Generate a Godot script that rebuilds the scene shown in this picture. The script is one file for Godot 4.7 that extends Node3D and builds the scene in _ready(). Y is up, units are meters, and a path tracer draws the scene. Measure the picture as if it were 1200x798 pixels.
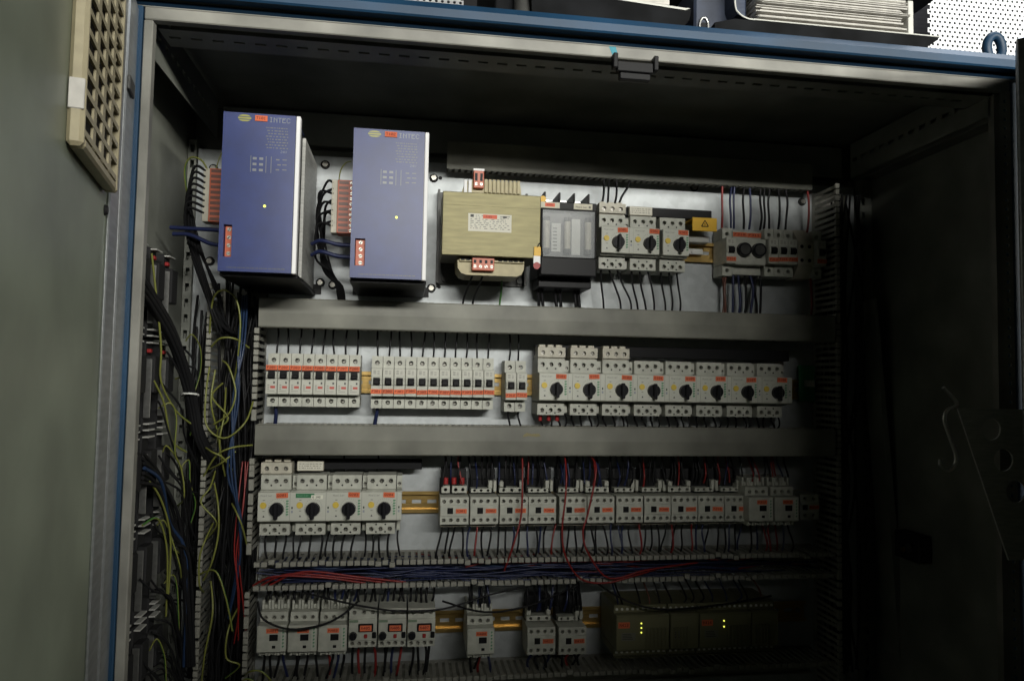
extends Node3D
# An open switch cabinet: wired power supplies, breakers, contactors and relays on a zinc plate.
# All sizes below are millimetres; x runs along the mounting plate, y up (0 = eye height), z out of the plate.

const EYE := 1.66
const U := 0.001
var M = {}
var SHARED = {}
var taken = {}
var rng = RandomNumberGenerator.new()

# ---------------------------------------------------------------- nodes
func at(x, y, z) -> Vector3:
	return Vector3(x * U, EYE + y * U, z * U)

func numbered(called: String) -> String:
	if not taken.has(called):
		taken[called] = 0
		return called
	taken[called] += 1
	return "%s_%03d" % [called, taken[called]]

func meta(o, label, category, group = ""):
	o.set_meta("label", label)
	o.set_meta("category", category)
	if group != "":
		o.set_meta("group", group)
	return o

func thing(called, label, category, pos: Vector3, group = ""):
	var o = Node3D.new()
	o.name = numbered(called)
	add_child(o, true)
	o.position = pos
	return meta(o, label, category, group)

func part(called, mesh, parent, pos = Vector3.ZERO, rot = Vector3.ZERO):
	var o = MeshInstance3D.new()
	o.name = called
	o.mesh = mesh
	parent.add_child(o, true)
	o.position = pos * U
	o.rotation = rot
	return o

func one(called, mesh, label, category, pos: Vector3, group = ""):
	var o = MeshInstance3D.new()
	o.name = numbered(called)
	o.mesh = mesh
	add_child(o, true)
	o.position = pos
	return meta(o, label, category, group)

func copy(o, pos: Vector3, label: String):
	var c = o.duplicate()
	var base: String = o.get_meta("base_name", o.name)
	c.name = numbered(base)
	add_child(c, true)
	c.position = pos
	c.set_meta("label", label)
	return c

# ---------------------------------------------------------------- mesh building
func mb() -> SurfaceTool:
	var st = SurfaceTool.new()
	st.begin(Mesh.PRIMITIVE_TRIANGLES)
	return st

func done(st: SurfaceTool, m) -> ArrayMesh:
	st.set_material(m)
	return st.commit()

func join(a: ArrayMesh, st: SurfaceTool, m) -> ArrayMesh:
	st.set_material(m)
	return st.commit(a)

func vtx(st: SurfaceTool, p: Vector3, n: Vector3, uv: Vector2):
	st.set_normal(n)
	st.set_uv(uv)
	st.add_vertex(p * U)

# a, b, c run counter-clockwise seen from outside
func tri(st, a: Vector3, b: Vector3, c: Vector3, ua = Vector2.ZERO, ub = Vector2.ZERO, uc = Vector2.ZERO):
	var n = (b - a).cross(c - a)
	if n.length() < 1e-7:
		return
	n = n.normalized()
	vtx(st, a, n, ua)
	vtx(st, c, n, uc)
	vtx(st, b, n, ub)

func quad(st, a, b, c, d, uvs = []):
	if uvs.is_empty():
		tri(st, a, b, c)
		tri(st, a, c, d)
	else:
		tri(st, a, b, c, uvs[0], uvs[1], uvs[2])
		tri(st, a, c, d, uvs[0], uvs[2], uvs[3])

# polygon turned so that it faces away from the centre
func face(st, pts: Array, centre: Vector3):
	var n: Vector3 = (pts[1] - pts[0]).cross(pts[2] - pts[0])
	var mid = Vector3.ZERO
	for p in pts:
		mid += p
	mid /= pts.size()
	var q = pts.duplicate()
	if n.dot(mid - centre) < 0:
		q.reverse()
	for i in range(1, q.size() - 1):
		tri(st, q[0], q[i], q[i + 1])

func box(st, x0, x1, y0, y1, z0, z1, c = 0.0):
	var lo = Vector3(minf(x0, x1), minf(y0, y1), minf(z0, z1))
	var hi = Vector3(maxf(x0, x1), maxf(y0, y1), maxf(z0, z1))
	var mid = (lo + hi) / 2.0
	var h = (hi - lo) / 2.0
	c = minf(c, minf(h.x, minf(h.y, h.z)) * 0.9)
	var S = [-1.0, 1.0]
	for ax in 3:
		var b1 = (ax + 1) % 3
		var b2 = (ax + 2) % 3
		for s in S:
			var pts = []
			for k in [[-1, -1], [1, -1], [1, 1], [-1, 1]]:
				var p = Vector3.ZERO
				p[ax] = s * h[ax]
				p[b1] = k[0] * (h[b1] - c)
				p[b2] = k[1] * (h[b2] - c)
				pts.append(mid + p)
			face(st, pts, mid)
		if c > 0.0:
			for s1 in S:
				for s2 in S:
					var e = []
					for k in [[0, -1], [0, 1], [1, 1], [1, -1]]:
						var p = Vector3.ZERO
						p[ax] = k[1] * (h[ax] - c)
						p[b1] = s1 * (h[b1] if k[0] == 0 else h[b1] - c)
						p[b2] = s2 * (h[b2] - c if k[0] == 0 else h[b2])
						e.append(mid + p)
					face(st, e, mid)
	if c > 0.0:
		for sx in S:
			for sy in S:
				for sz in S:
					var v = Vector3(sx * h.x, sy * h.y, sz * h.z)
					face(st, [mid + v - Vector3(0, sy, sz) * c, mid + v - Vector3(sx, 0, sz) * c, mid + v - Vector3(sx, sy, 0) * c], mid)

# body along the axis a -> b with radii ra, rb; ends closed
func cyl(st, a: Vector3, b: Vector3, ra, rb, n = 12, caps = true):
	var d = (b - a).normalized()
	var u = d.cross(Vector3.UP if absf(d.y) < 0.9 else Vector3.RIGHT).normalized()
	var w = d.cross(u)
	for i in n:
		var t0 = TAU * i / n
		var t1 = TAU * (i + 1) / n
		var n0 = u * cos(t0) + w * sin(t0)
		var n1 = u * cos(t1) + w * sin(t1)
		var q = [a + n0 * ra, a + n1 * ra, b + n1 * rb, b + n0 * rb]
		var nn = [n0, n1, n1, n0]
		for k in [0, 2, 1, 0, 3, 2]:
			vtx(st, q[k], nn[k], Vector2.ZERO)
		if caps:
			face(st, [a, a + n0 * ra, a + n1 * ra], (a + b) / 2.0)
			face(st, [b, b + n0 * rb, b + n1 * rb], (a + b) / 2.0)

# closed outline in (y, z), run along x
func prism_x(st, outline: Array, x0, x1):
	var c = Vector2.ZERO
	for p in outline:
		c += p
	c /= outline.size()
	var pv = PackedVector2Array(outline)
	if Geometry2D.is_polygon_clockwise(pv):
		pv.reverse()
	var ids = Geometry2D.triangulate_polygon(pv)
	for i in range(0, ids.size(), 3):
		var a: Vector2 = pv[ids[i]]
		var b: Vector2 = pv[ids[i + 1]]
		var d: Vector2 = pv[ids[i + 2]]
		if (b - a).cross(d - a) < 0:
			var t = b
			b = d
			d = t
		# y to the right, z up, counter-clockwise: normal +x
		tri(st, Vector3(x1, a.x, a.y), Vector3(x1, b.x, b.y), Vector3(x1, d.x, d.y))
		tri(st, Vector3(x0, a.x, a.y), Vector3(x0, d.x, d.y), Vector3(x0, b.x, b.y))
	for i in pv.size():
		var a: Vector2 = pv[i]
		var b: Vector2 = pv[(i + 1) % pv.size()]
		quad(st, Vector3(x0, a.x, a.y), Vector3(x0, b.x, b.y), Vector3(x1, b.x, b.y), Vector3(x1, a.x, a.y))

# flat outline in (x, y) given depth z0..z1
func prism_z(st, outline: Array, z0, z1):
	var pv = PackedVector2Array(outline)
	if Geometry2D.is_polygon_clockwise(pv):
		pv.reverse()
	var ids = Geometry2D.triangulate_polygon(pv)
	for i in range(0, ids.size(), 3):
		var a: Vector2 = pv[ids[i]]
		var b: Vector2 = pv[ids[i + 1]]
		var d: Vector2 = pv[ids[i + 2]]
		if (b - a).cross(d - a) < 0:
			var t = b
			b = d
			d = t
		tri(st, Vector3(a.x, a.y, z1), Vector3(b.x, b.y, z1), Vector3(d.x, d.y, z1))
		tri(st, Vector3(a.x, a.y, z0), Vector3(d.x, d.y, z0), Vector3(b.x, b.y, z0))
	for i in pv.size():
		var a: Vector2 = pv[i]
		var b: Vector2 = pv[(i + 1) % pv.size()]
		quad(st, Vector3(a.x, a.y, z0), Vector3(b.x, b.y, z0), Vector3(b.x, b.y, z1), Vector3(a.x, a.y, z1))

# a rectangle facing +z with one round hole, walls running back by depth
func hole_cell(st, x0, x1, y0, y1, z, hx, hy, r, depth, n = 12):
	var angs = []
	for i in n:
		angs.append(TAU * i / n)
	for c in [[x0, y0], [x1, y0], [x1, y1], [x0, y1]]:
		angs.append(fposmod(atan2(c[1] - hy, c[0] - hx), TAU))
	angs.sort()
	for i in angs.size():
		var t0: float = angs[i]
		var t1: float = angs[(i + 1) % angs.size()]
		if absf(t0 - t1) < 1e-6:
			continue
		var d0 = Vector2(cos(t0), sin(t0))
		var d1 = Vector2(cos(t1), sin(t1))
		var o0 = edge_hit(hx, hy, d0, x0, x1, y0, y1)
		var o1 = edge_hit(hx, hy, d1, x0, x1, y0, y1)
		var i0 = Vector3(hx + d0.x * r, hy + d0.y * r, z)
		var i1 = Vector3(hx + d1.x * r, hy + d1.y * r, z)
		quad(st, i0, Vector3(o0.x, o0.y, z), Vector3(o1.x, o1.y, z), i1)
		if depth > 0:
			quad(st, i0, i1, i1 - Vector3(0, 0, depth), i0 - Vector3(0, 0, depth))

func edge_hit(hx, hy, d: Vector2, x0, x1, y0, y1) -> Vector2:
	var t = 1e9
	if absf(d.x) > 1e-9:
		t = minf(t, ((x1 if d.x > 0 else x0) - hx) / d.x)
	if absf(d.y) > 1e-9:
		t = minf(t, ((y1 if d.y > 0 else y0) - hy) / d.y)
	return Vector2(hx, hy) + d * t

# a block z0..z1 whose front has a row of round screw wells
func well_block(st, x0, x1, y0, y1, z0, z1, xs: Array, hy, r, depth = 5.0):
	var cuts = [x0]
	for i in xs.size() - 1:
		cuts.append((xs[i] + xs[i + 1]) / 2.0)
	cuts.append(x1)
	for i in xs.size():
		hole_cell(st, cuts[i], cuts[i + 1], y0, y1, z1, xs[i], hy, r, depth)
	var mid = Vector3((x0 + x1) / 2.0, (y0 + y1) / 2.0, (z0 + z1) / 2.0)
	var P = func(x, y, z): return Vector3(x, y, z)
	face(st, [P.call(x0, y0, z0), P.call(x0, y1, z0), P.call(x0, y1, z1), P.call(x0, y0, z1)], mid)
	face(st, [P.call(x1, y0, z0), P.call(x1, y1, z0), P.call(x1, y1, z1), P.call(x1, y0, z1)], mid)
	face(st, [P.call(x0, y1, z0), P.call(x1, y1, z0), P.call(x1, y1, z1), P.call(x0, y1, z1)], mid)
	face(st, [P.call(x0, y0, z0), P.call(x1, y0, z0), P.call(x1, y0, z1), P.call(x0, y0, z1)], mid)

# smooth tube through points
func tube(st, pts: Array, r, n = 6, steps = 5, other = null):
	var path = []
	for i in pts.size() - 1:
		var p0: Vector3 = pts[maxi(i - 1, 0)]
		var p1: Vector3 = pts[i]
		var p2: Vector3 = pts[i + 1]
		var p3: Vector3 = pts[mini(i + 2, pts.size() - 1)]
		for k in steps:
			path.append(p1.cubic_interpolate(p2, p0, p3, float(k) / steps))
	path.append(pts[-1])
	var u = Vector3.ZERO
	var rings = []
	var norms = []
	for i in path.size():
		var d: Vector3 = (path[mini(i + 1, path.size() - 1)] - path[maxi(i - 1, 0)]).normalized()
		if u == Vector3.ZERO:
			u = d.cross(Vector3.FORWARD if absf(d.z) < 0.9 else Vector3.UP).normalized()
		u = (u - d * u.dot(d)).normalized()
		var w = d.cross(u)
		var ring = []
		var nr = []
		for k in n:
			var a = TAU * k / n
			var nv = u * cos(a) + w * sin(a)
			ring.append(path[i] + nv * r)
			nr.append(nv)
		rings.append(ring)
		norms.append(nr)
	for i in path.size() - 1:
		for k in n:
			var k2 = (k + 1) % n
			var q = [rings[i][k], rings[i][k2], rings[i + 1][k2], rings[i + 1][k]]
			var nn = [norms[i][k], norms[i][k2], norms[i + 1][k2], norms[i + 1][k]]
			for j in [0, 2, 1, 0, 3, 2]:
				vtx(other if other and k >= n / 2 else st, q[j], nn[j], Vector2.ZERO)
	for e in [0, path.size() - 1]:
		var away: Vector3 = path[1] if e == 0 else path[-2]
		for k in n:
			face(st, [path[e], rings[e][k], rings[e][(k + 1) % n]], away)

# a sheet in the xy plane with a row of oblong slots, facing +z
func slotted(st, x0, x1, y0, y1, z, pitch, slot_len, slot_h, thick = 1.5):
	var ym: float = (y0 + y1) / 2.0
	var a = ym - slot_h / 2.0
	var b = ym + slot_h / 2.0
	var count = int((x1 - x0) / pitch)
	var F = func(p, q, r, s): quad(st, Vector3(p, q, z), Vector3(r, q, z), Vector3(r, s, z), Vector3(p, s, z))
	F.call(x0, y0, x1, a)
	F.call(x0, b, x1, y1)
	var left: float = x0
	for i in count:
		var s0: float = x0 + pitch * (i + 0.5) - slot_len / 2.0
		F.call(left, a, s0, b)
		left = s0 + slot_len
		var zb: float = z - thick
		quad(st, Vector3(s0, b, zb), Vector3(s0, a, zb), Vector3(s0, a, z), Vector3(s0, b, z))
		quad(st, Vector3(left, a, zb), Vector3(left, b, zb), Vector3(left, b, z), Vector3(left, a, z))
		quad(st, Vector3(s0, a, zb), Vector3(left, a, zb), Vector3(left, a, z), Vector3(s0, a, z))
		quad(st, Vector3(left, b, zb), Vector3(s0, b, zb), Vector3(s0, b, z), Vector3(left, b, z))
	F.call(left, a, x1, b)

# a print: a rectangle facing +z with the given part of a texture
func print_quad(x0, x1, y0, y1, z, m, uv = Rect2(0, 0, 1, 1)) -> ArrayMesh:
	var st = mb()
	quad(st, Vector3(x0, y0, z), Vector3(x1, y0, z), Vector3(x1, y1, z), Vector3(x0, y1, z),
		[Vector2(uv.position.x, uv.end.y), uv.end, Vector2(uv.end.x, uv.position.y), uv.position])
	return done(st, m)

# ---------------------------------------------------------------- materials
func lin(r, g, b) -> Color:
	return Color(r, g, b).linear_to_srgb()

func mat(called, r, g, b, rough, metal = 0.0, tex = null, scale = 8.0) -> StandardMaterial3D:
	var m = StandardMaterial3D.new()
	m.resource_name = called
	m.albedo_color = lin(r, g, b)
	m.roughness = rough
	m.metallic = metal
	if tex:
		m.albedo_texture = tex
		m.uv1_triplanar = true
		m.uv1_world_triplanar = true
		m.uv1_scale = Vector3.ONE * scale
	M[called] = m
	return m

func mottle(seed_: int, freq: float, low: float, high: float, oct = 4, squash = 1.0) -> ImageTexture:
	var n = FastNoiseLite.new()
	n.seed = seed_
	n.frequency = freq
	n.fractal_octaves = oct
	var img = Image.create(256, 256, false, Image.FORMAT_RGB8)
	var src = n.get_seamless_image(256, 256)
	src.convert(Image.FORMAT_L8)
	for y in 256:
		for x in 256:
			var v = src.get_pixel(x, int(y * squash) % 256).r
			var k = lerpf(low, high, v)
			img.set_pixel(x, y, Color(k, k, k))
	return ImageTexture.create_from_image(img)

func spangle(seed_: int) -> ImageTexture:
	var n = FastNoiseLite.new()
	n.seed = seed_
	n.noise_type = FastNoiseLite.TYPE_CELLULAR
	n.cellular_return_type = FastNoiseLite.RETURN_CELL_VALUE
	n.frequency = 0.03
	n.fractal_type = FastNoiseLite.FRACTAL_NONE
	var f = FastNoiseLite.new()
	f.seed = seed_ + 5
	f.frequency = 0.012
	var a = n.get_seamless_image(512, 512)
	var b = f.get_seamless_image(512, 512)
	var img = Image.create(512, 512, false, Image.FORMAT_RGB8)
	for y in 512:
		for x in 512:
			var k = 0.86 + 0.05 * a.get_pixel(x, y).r + 0.08 * b.get_pixel(x, y).r
			img.set_pixel(x, y, Color(k, k, k * 1.0))
	return ImageTexture.create_from_image(img)

const FONT := {
	"A": [14, 17, 17, 31, 17, 17, 17], "B": [30, 17, 30, 17, 17, 17, 30], "C": [14, 17, 16, 16, 16, 17, 14], "D": [30, 17, 17, 17, 17, 17, 30],
	"E": [31, 16, 30, 16, 16, 16, 31], "F": [31, 16, 30, 16, 16, 16, 16], "I": [14, 4, 4, 4, 4, 4, 14], "K": [17, 18, 28, 18, 17, 17, 17],
	"M": [17, 27, 21, 21, 17, 17, 17], "N": [17, 25, 21, 19, 17, 17, 17], "Q": [14, 17, 17, 17, 21, 18, 13], "T": [31, 4, 4, 4, 4, 4, 4], "V": [17, 17, 17, 17, 17, 10, 4],
	"o": [0, 0, 14, 17, 17, 17, 14], "e": [0, 0, 14, 17, 31, 16, 14], "l": [12, 4, 4, 4, 4, 4, 14], "r": [0, 0, 22, 25, 16, 16, 16],
	"0": [14, 17, 19, 21, 25, 17, 14], "1": [4, 12, 4, 4, 4, 4, 14], "2": [14, 17, 1, 6, 8, 16, 31], "3": [30, 1, 1, 14, 1, 1, 30],
	"4": [2, 6, 10, 18, 31, 2, 2], "5": [31, 16, 30, 1, 1, 17, 14], "6": [14, 16, 30, 17, 17, 17, 14], "7": [31, 1, 2, 4, 4, 4, 4],
	"8": [14, 17, 14, 17, 17, 17, 14], "9": [14, 17, 17, 15, 1, 1, 14], "-": [0, 0, 0, 14, 0, 0, 0], " ": [0, 0, 0, 0, 0, 0, 0], ".": [0, 0, 0, 0, 0, 0, 4]}

func write(img: Image, text: String, x: int, y: int, c: Color, k = 1):
	for ch in text:
		var g: Array = FONT.get(ch, FONT["-"])
		for r in 7:
			for b in 5:
				if g[r] & (16 >> b):
					img.fill_rect(Rect2i(x + b * k, y + r * k, k, k), c)
		x += 6 * k

# one sheet of small orange tags with typed codes
var tag_codes = []
var tag_mat: StandardMaterial3D
func make_tags():
	for row in [["F", 2], ["F", 3], ["Q", 1], ["Q", 2], ["K", 3], ["K", 4], ["T", 1], ["Q", 3]]:
		for i in 16:
			tag_codes.append("%s%d%02d" % [row[0], row[1], i + 1])
	var img = Image.create(16 * 32, 8 * 16, false, Image.FORMAT_RGB8)
	for i in tag_codes.size():
		var x = (i % 16) * 32
		var y = (i / 16) * 16
		var k = rng.randf_range(0.92, 1.05)
		img.fill_rect(Rect2i(x, y, 32, 16), Color(0.84 * k, 0.42 * k, 0.27 * k))
		write(img, tag_codes[i], x + 4, y + 4, Color(0.34, 0.07, 0.04))
	tag_mat = StandardMaterial3D.new()
	tag_mat.albedo_texture = ImageTexture.create_from_image(img)
	tag_mat.roughness = 0.75

func tag_mesh(code: String, w, h) -> ArrayMesh:
	var i = tag_codes.find(code)
	if i < 0:
		i = 0
	var st = mb()
	box(st, -w / 2.0, w / 2.0, -h / 2.0, h / 2.0, -1.0, -0.02)
	var base = done(st, M.orange)
	st = mb()
	var uv = Rect2((i % 16) / 16.0 + 0.002, (i / 16) / 8.0 + 0.008, 1 / 16.0 - 0.004, 1 / 8.0 - 0.016)
	quad(st, Vector3(-w / 2.0, -h / 2.0, 0.1), Vector3(w / 2.0, -h / 2.0, 0.1), Vector3(w / 2.0, h / 2.0, 0.1), Vector3(-w / 2.0, h / 2.0, 0.1),
		[Vector2(uv.position.x, uv.end.y), uv.end, Vector2(uv.end.x, uv.position.y), uv.position])
	return join(base, st, tag_mat)

func print_mat(img: Image, rough = 0.5) -> StandardMaterial3D:
	var m = StandardMaterial3D.new()
	m.albedo_texture = ImageTexture.create_from_image(img)
	m.roughness = rough
	return m

func make_materials():
	var fine = mottle(3, 0.02, 0.86, 1.0)
	var cloudy = mottle(11, 0.01, 0.72, 1.0, 6)
	var brushed = mottle(21, 0.02, 0.84, 1.0, 4, 8.0)
	var grime = mottle(31, 0.012, 0.62, 1.0, 5)
	mat("plastic", 0.50, 0.505, 0.44, 0.5, 0.0, fine, 9.0)
	mat("cream", 0.52, 0.49, 0.40, 0.5, 0.0, fine, 9.0)
	mat("duct", 0.215, 0.215, 0.18, 0.55, 0.0, cloudy, 3.0)
	mat("comb", 0.29, 0.285, 0.245, 0.55, 0.0, fine, 12.0)
	mat("zinc", 0.47, 0.495, 0.505, 0.5, 0.35, spangle(7), 5.0)
	mat("bracket", 0.52, 0.52, 0.49, 0.45, 0.1, brushed, 6.0)
	mat("steel", 0.62, 0.62, 0.60, 0.3, 0.9, fine, 20.0)
	mat("screw", 0.30, 0.29, 0.26, 0.38, 0.85)
	mat("brass", 0.62, 0.42, 0.15, 0.32, 0.85, brushed, 6.0)
	mat("black", 0.012, 0.012, 0.013, 0.42)
	mat("softblack", 0.022, 0.022, 0.023, 0.55)
	mat("dial", 0.014, 0.014, 0.016, 0.35)
	mat("orange", 0.62, 0.15, 0.06, 0.7)
	mat("redplug", 0.46, 0.10, 0.045, 0.45)
	mat("red", 0.30, 0.018, 0.018, 0.5)
	mat("yellow", 0.72, 0.42, 0.03, 0.5)
	mat("testyellow", 0.62, 0.45, 0.06, 0.5)
	mat("blue", 0.011, 0.056, 0.125, 0.5, 0.0, cloudy, 2.0)
	mat("smear", 0.20, 0.17, 0.075, 0.4)
	mat("navy", 0.004, 0.012, 0.024, 0.9)
	M.navy.metallic_specular = 0.15
	mat("psublue", 0.012, 0.027, 0.135, 0.4, 0.0, fine, 4.0)
	mat("framegrey", 0.285, 0.28, 0.25, 0.5, 0.0, cloudy, 3.0)
	mat("inner", 0.26, 0.27, 0.235, 0.55, 0.0, cloudy, 2.0)
	mat("door", 0.31, 0.345, 0.26, 0.42, 0.0, cloudy, 1.5)
	mat("profile", 0.50, 0.52, 0.53, 0.38, 0.7, brushed, 3.0)
	mat("grille", 0.40, 0.35, 0.225, 0.5, 0.0, fine, 9.0)
	mat("filter", 0.022, 0.016, 0.010, 0.95, 0.0, grime, 8.0)
	mat("core", 0.175, 0.157, 0.078, 0.48, 0.5, brushed, 4.0)
	mat("lamination", 0.16, 0.145, 0.11, 0.5, 0.5, brushed, 10.0)
	mat("darksteel", 0.10, 0.10, 0.095, 0.5, 0.4, grime, 6.0)
	mat("bobbin", 0.44, 0.38, 0.21, 0.5, 0.0, fine, 9.0)
	mat("paper", 0.62, 0.60, 0.56, 0.85, 0.0, fine, 10.0)
	mat("card", 0.60, 0.60, 0.56, 0.7)
	mat("binder", 0.012, 0.013, 0.015, 0.8, 0.0, grime, 5.0)
	mat("binderblue", 0.055, 0.075, 0.13, 0.6, 0.0, grime, 4.0)
	mat("white", 0.80, 0.80, 0.80, 0.55)
	mat("olive", 0.17, 0.165, 0.09, 0.5, 0.0, fine, 9.0)
	mat("pcb", 0.045, 0.23, 0.10, 0.4)
	mat("teal", 0.03, 0.24, 0.31, 0.6)
	mat("greenprint", 0.16, 0.22, 0.15, 0.6)
	mat("wireblack", 0.012, 0.012, 0.013, 0.4)
	mat("wireblue", 0.010, 0.016, 0.06, 0.42)
	mat("wirelight", 0.013, 0.03, 0.075, 0.42)
	mat("wirered", 0.20, 0.014, 0.012, 0.42)
	mat("wirebrown", 0.12, 0.045, 0.03, 0.45)
	mat("wiregreen", 0.05, 0.17, 0.03, 0.42)
	mat("wireyellow", 0.17, 0.18, 0.04, 0.42)
	mat("tie", 0.65, 0.65, 0.62, 0.5)
	mat("floorgrey", 0.08, 0.078, 0.072, 0.7, 0.0, cloudy, 1.0)
	for k in ["black", "softblack", "dial", "binder", "wireblack"]:
		M[k].metallic_specular = 0.25
	var g = mat("clear", 0.75, 0.78, 0.8, 0.12)
	g.transparency = BaseMaterial3D.TRANSPARENCY_ALPHA
	g.albedo_color.a = 0.18
	g.metallic_specular = 0.08
	var led = mat("led", 0.7, 0.8, 0.1, 0.4)
	led.emission_enabled = true
	led.emission = Color(0.98, 1.0, 0.4)
	led.emission_energy_multiplier = 1.6
	var lampm = mat("lampglow", 0.9, 0.9, 0.9, 0.5)
	lampm.emission_enabled = true
	lampm.emission = Color(1.0, 0.97, 0.9)
	lampm.emission_energy_multiplier = 3.0

# ---------------------------------------------------------------- cabinet
const FLOOR := -1660.0
func build_cabinet():
	var o = Vector3(450, FLOOR, 150)
	var cab = thing("electrical_cabinet", "large blue steel switch cabinet standing open with a bare zinc mounting plate", "cabinet", at(o.x, o.y, o.z))
	var off = -o
	var st = mb()
	box(st, -137, 1008, FLOOR + 160, 362, -3, 0, 0.8)
	part("mounting_plate", done(st, M.zinc), cab, off)
	st = mb()
	box(st, -160, 1062, FLOOR + 60, 450, -52, -46)
	part("back_panel", done(st, M.inner), cab, off)
	for s in [0, 1]:
		st = mb()
		if s == 0:
			box(st, -158, -154, FLOOR + 60, 448, -46, 325)
		else:
			box(st, 1048, 1052, FLOOR + 60, 448, -46, 325)
		part("side_panel", done(st, M.inner), cab, off)
	st = mb()
	box(st, -158, 1052, FLOOR, FLOOR + 60, -52, 340)
	part("plinth", done(st, M.softblack), cab, off)
	# roof: folded rim with a bevelled upper edge
	st = mb()
	prism_x(st, [Vector2(451, -58), Vector2(451, 338), Vector2(435, 338), Vector2(435, 350), Vector2(437, 352), Vector2(447, 352), Vector2(458, 343), Vector2(459, 330), Vector2(459, -58)], -166, 1060)
	box(st, -166, -162, 426, 450.8, -58, 337.8)
	box(st, 1056, 1060, 426, 450.8, -58, 337.8)
	part("roof", done(st, M.blue), cab, off)
	st = mb()
	box(st, -160, 1054, 426, 434.6, 322, 334, 1)
	part("roof_gasket_channel", done(st, M.navy), cab, off)
	st = mb()
	box(st, -150, 1044, 424.3, 425.6, 328, 339, 0.3)
	part("drip_edge", done(st, M.framegrey), cab, off)
	st = mb()
	box(st, -150, 1046, 445.5, 449, -45, 322)
	part("ceiling_sheet", done(st, M.inner), cab, off)
	# front frame
	st = mb()
	box(st, -108, 1018, 409, 424, 327, 340, 1.2)
	part("top_frame_bar", done(st, M.framegrey), cab, off)
	st = mb()
	box(st, -108.5, -98, FLOOR + 60, 408.6, 327, 339.6, 1.2)
	part("side_frame_bar", done(st, M.framegrey), cab, off)
	st = mb()
	box(st, -117, -109, FLOOR + 60, 424, 296, 342, 1)
	part("side_post", done(st, M.blue), cab, off)
	st = mb()
	slotted(st, FLOOR + 60, 408.6, -1018, -1002, 339.6, 12.5, 4.5, 4.5)
	box(st, FLOOR + 60, 408.4, -1017, -1003, 318, 328)
	part("side_frame_bar", done(st, M.framegrey), cab, off, Vector3(0, 0, PI / 2))
	st = mb()
	box(st, 1018.5, 1052, FLOOR + 60, 425.5, 300, 334, 1)
	part("side_post", done(st, M.blue), cab, off)
	# slotted flanges inside the frame
	st = mb()
	slotted(st, -97, 1002, 283, 326, -405, 25, 13, 5)
	part("slotted_flange", done(st, M.inner), cab, off, Vector3(PI / 2, 0, 0))
	st = mb()
	box(st, -97, 1002, 405.3, 445, 278, 283)
	part("roof_beam", done(st, M.inner), cab, off)
	st = mb()
	slotted(st, 2, 322, 378, 441, -1000, 25, 13, 6)
	box(st, 0, 322, 379, 441, -1046, -1020)
	part("roof_beam", done(st, M.inner), cab, off, Vector3(0, -PI / 2, 0))
	st = mb()
	slotted(st, -322, -2, 378, 441, -108, 25, 13, 6)
	part("roof_beam", done(st, M.inner), cab, off, Vector3(0, PI / 2, 0))
	st = mb()
	box(st, -106, 998, 384, 441, -44, -20, 1)
	part("roof_beam", done(st, M.inner), cab, off)
	for s in [0, 1]:
		st = mb()
		slotted(st, FLOOR + 60, 377, -1046 if s == 1 else 140, -1012 if s == 1 else 153, -4, 25, 13, 6)
		box(st, FLOOR + 60, 377, -1046 if s == 1 else 140, -1012 if s == 1 else 153, -44, -20)
		part("rear_post", done(st, M.inner), cab, off, Vector3(0, 0, PI / 2))
	# the inclined cover profile beside the right-hand duct
	st = mb()
	prism_z(st, [Vector2(1004, 150), Vector2(1010, 150), Vector2(1062, -460), Vector2(1046, -460)], 20, 60)
	part("cover_profile", done(st, M.inner), cab, off)
	# lock catch hanging from the top bar
	st = mb()
	box(st, 450, 456, 392, 411, 340.4, 352, 1)
	box(st, 503, 509, 392, 411, 340.4, 352, 1)
	box(st, 456, 503, 389, 402, 341, 349, 1)
	box(st, 460, 500, 380, 388.6, 338, 347, 1)
	part("lock_catch", done(st, M.black), cab, off)
	# rubbed-off blue paint beside the catch
	st = mb()
	prism_z(st, [Vector2(447, 423), Vector2(456, 423.3), Vector2(458, 416), Vector2(456.5, 410.2), Vector2(452, 410), Vector2(451, 414)], 340.05, 340.25)
	part("paint_smear", done(st, M.teal), cab, off)
	# plate bolts
	for p in [[61, 152], [81, 149], [241, 149], [241, 335], [63, 347], [700, 345], [905, 330], [-112, 330], [-112, 180]]:
		st = mb()
		cyl(st, Vector3(0, 0, 0), Vector3(0, 0, 1.2), 7.5, 7.5, 14)
		var b = done(st, M.softblack)
		st = mb()
		cyl(st, Vector3(0, 0, 1.2), Vector3(0, 0, 5.5), 5.4, 4.6, 6)
		part("bolt", join(b, st, M.screw), cab, off + Vector3(p[0], p[1], 0))
	for p in [[254, 152], [252, 336]]:
		st = mb()
		cyl(st, Vector3(0, 0, -1), Vector3(0, 0, 0.15), 3.2, 3.2, 12)
		part("bolt_hole", done(st, M.black), cab, off + Vector3(p[0], p[1], 0))
	build_left_door(cab, off)
	build_right_door(cab, off)

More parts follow.
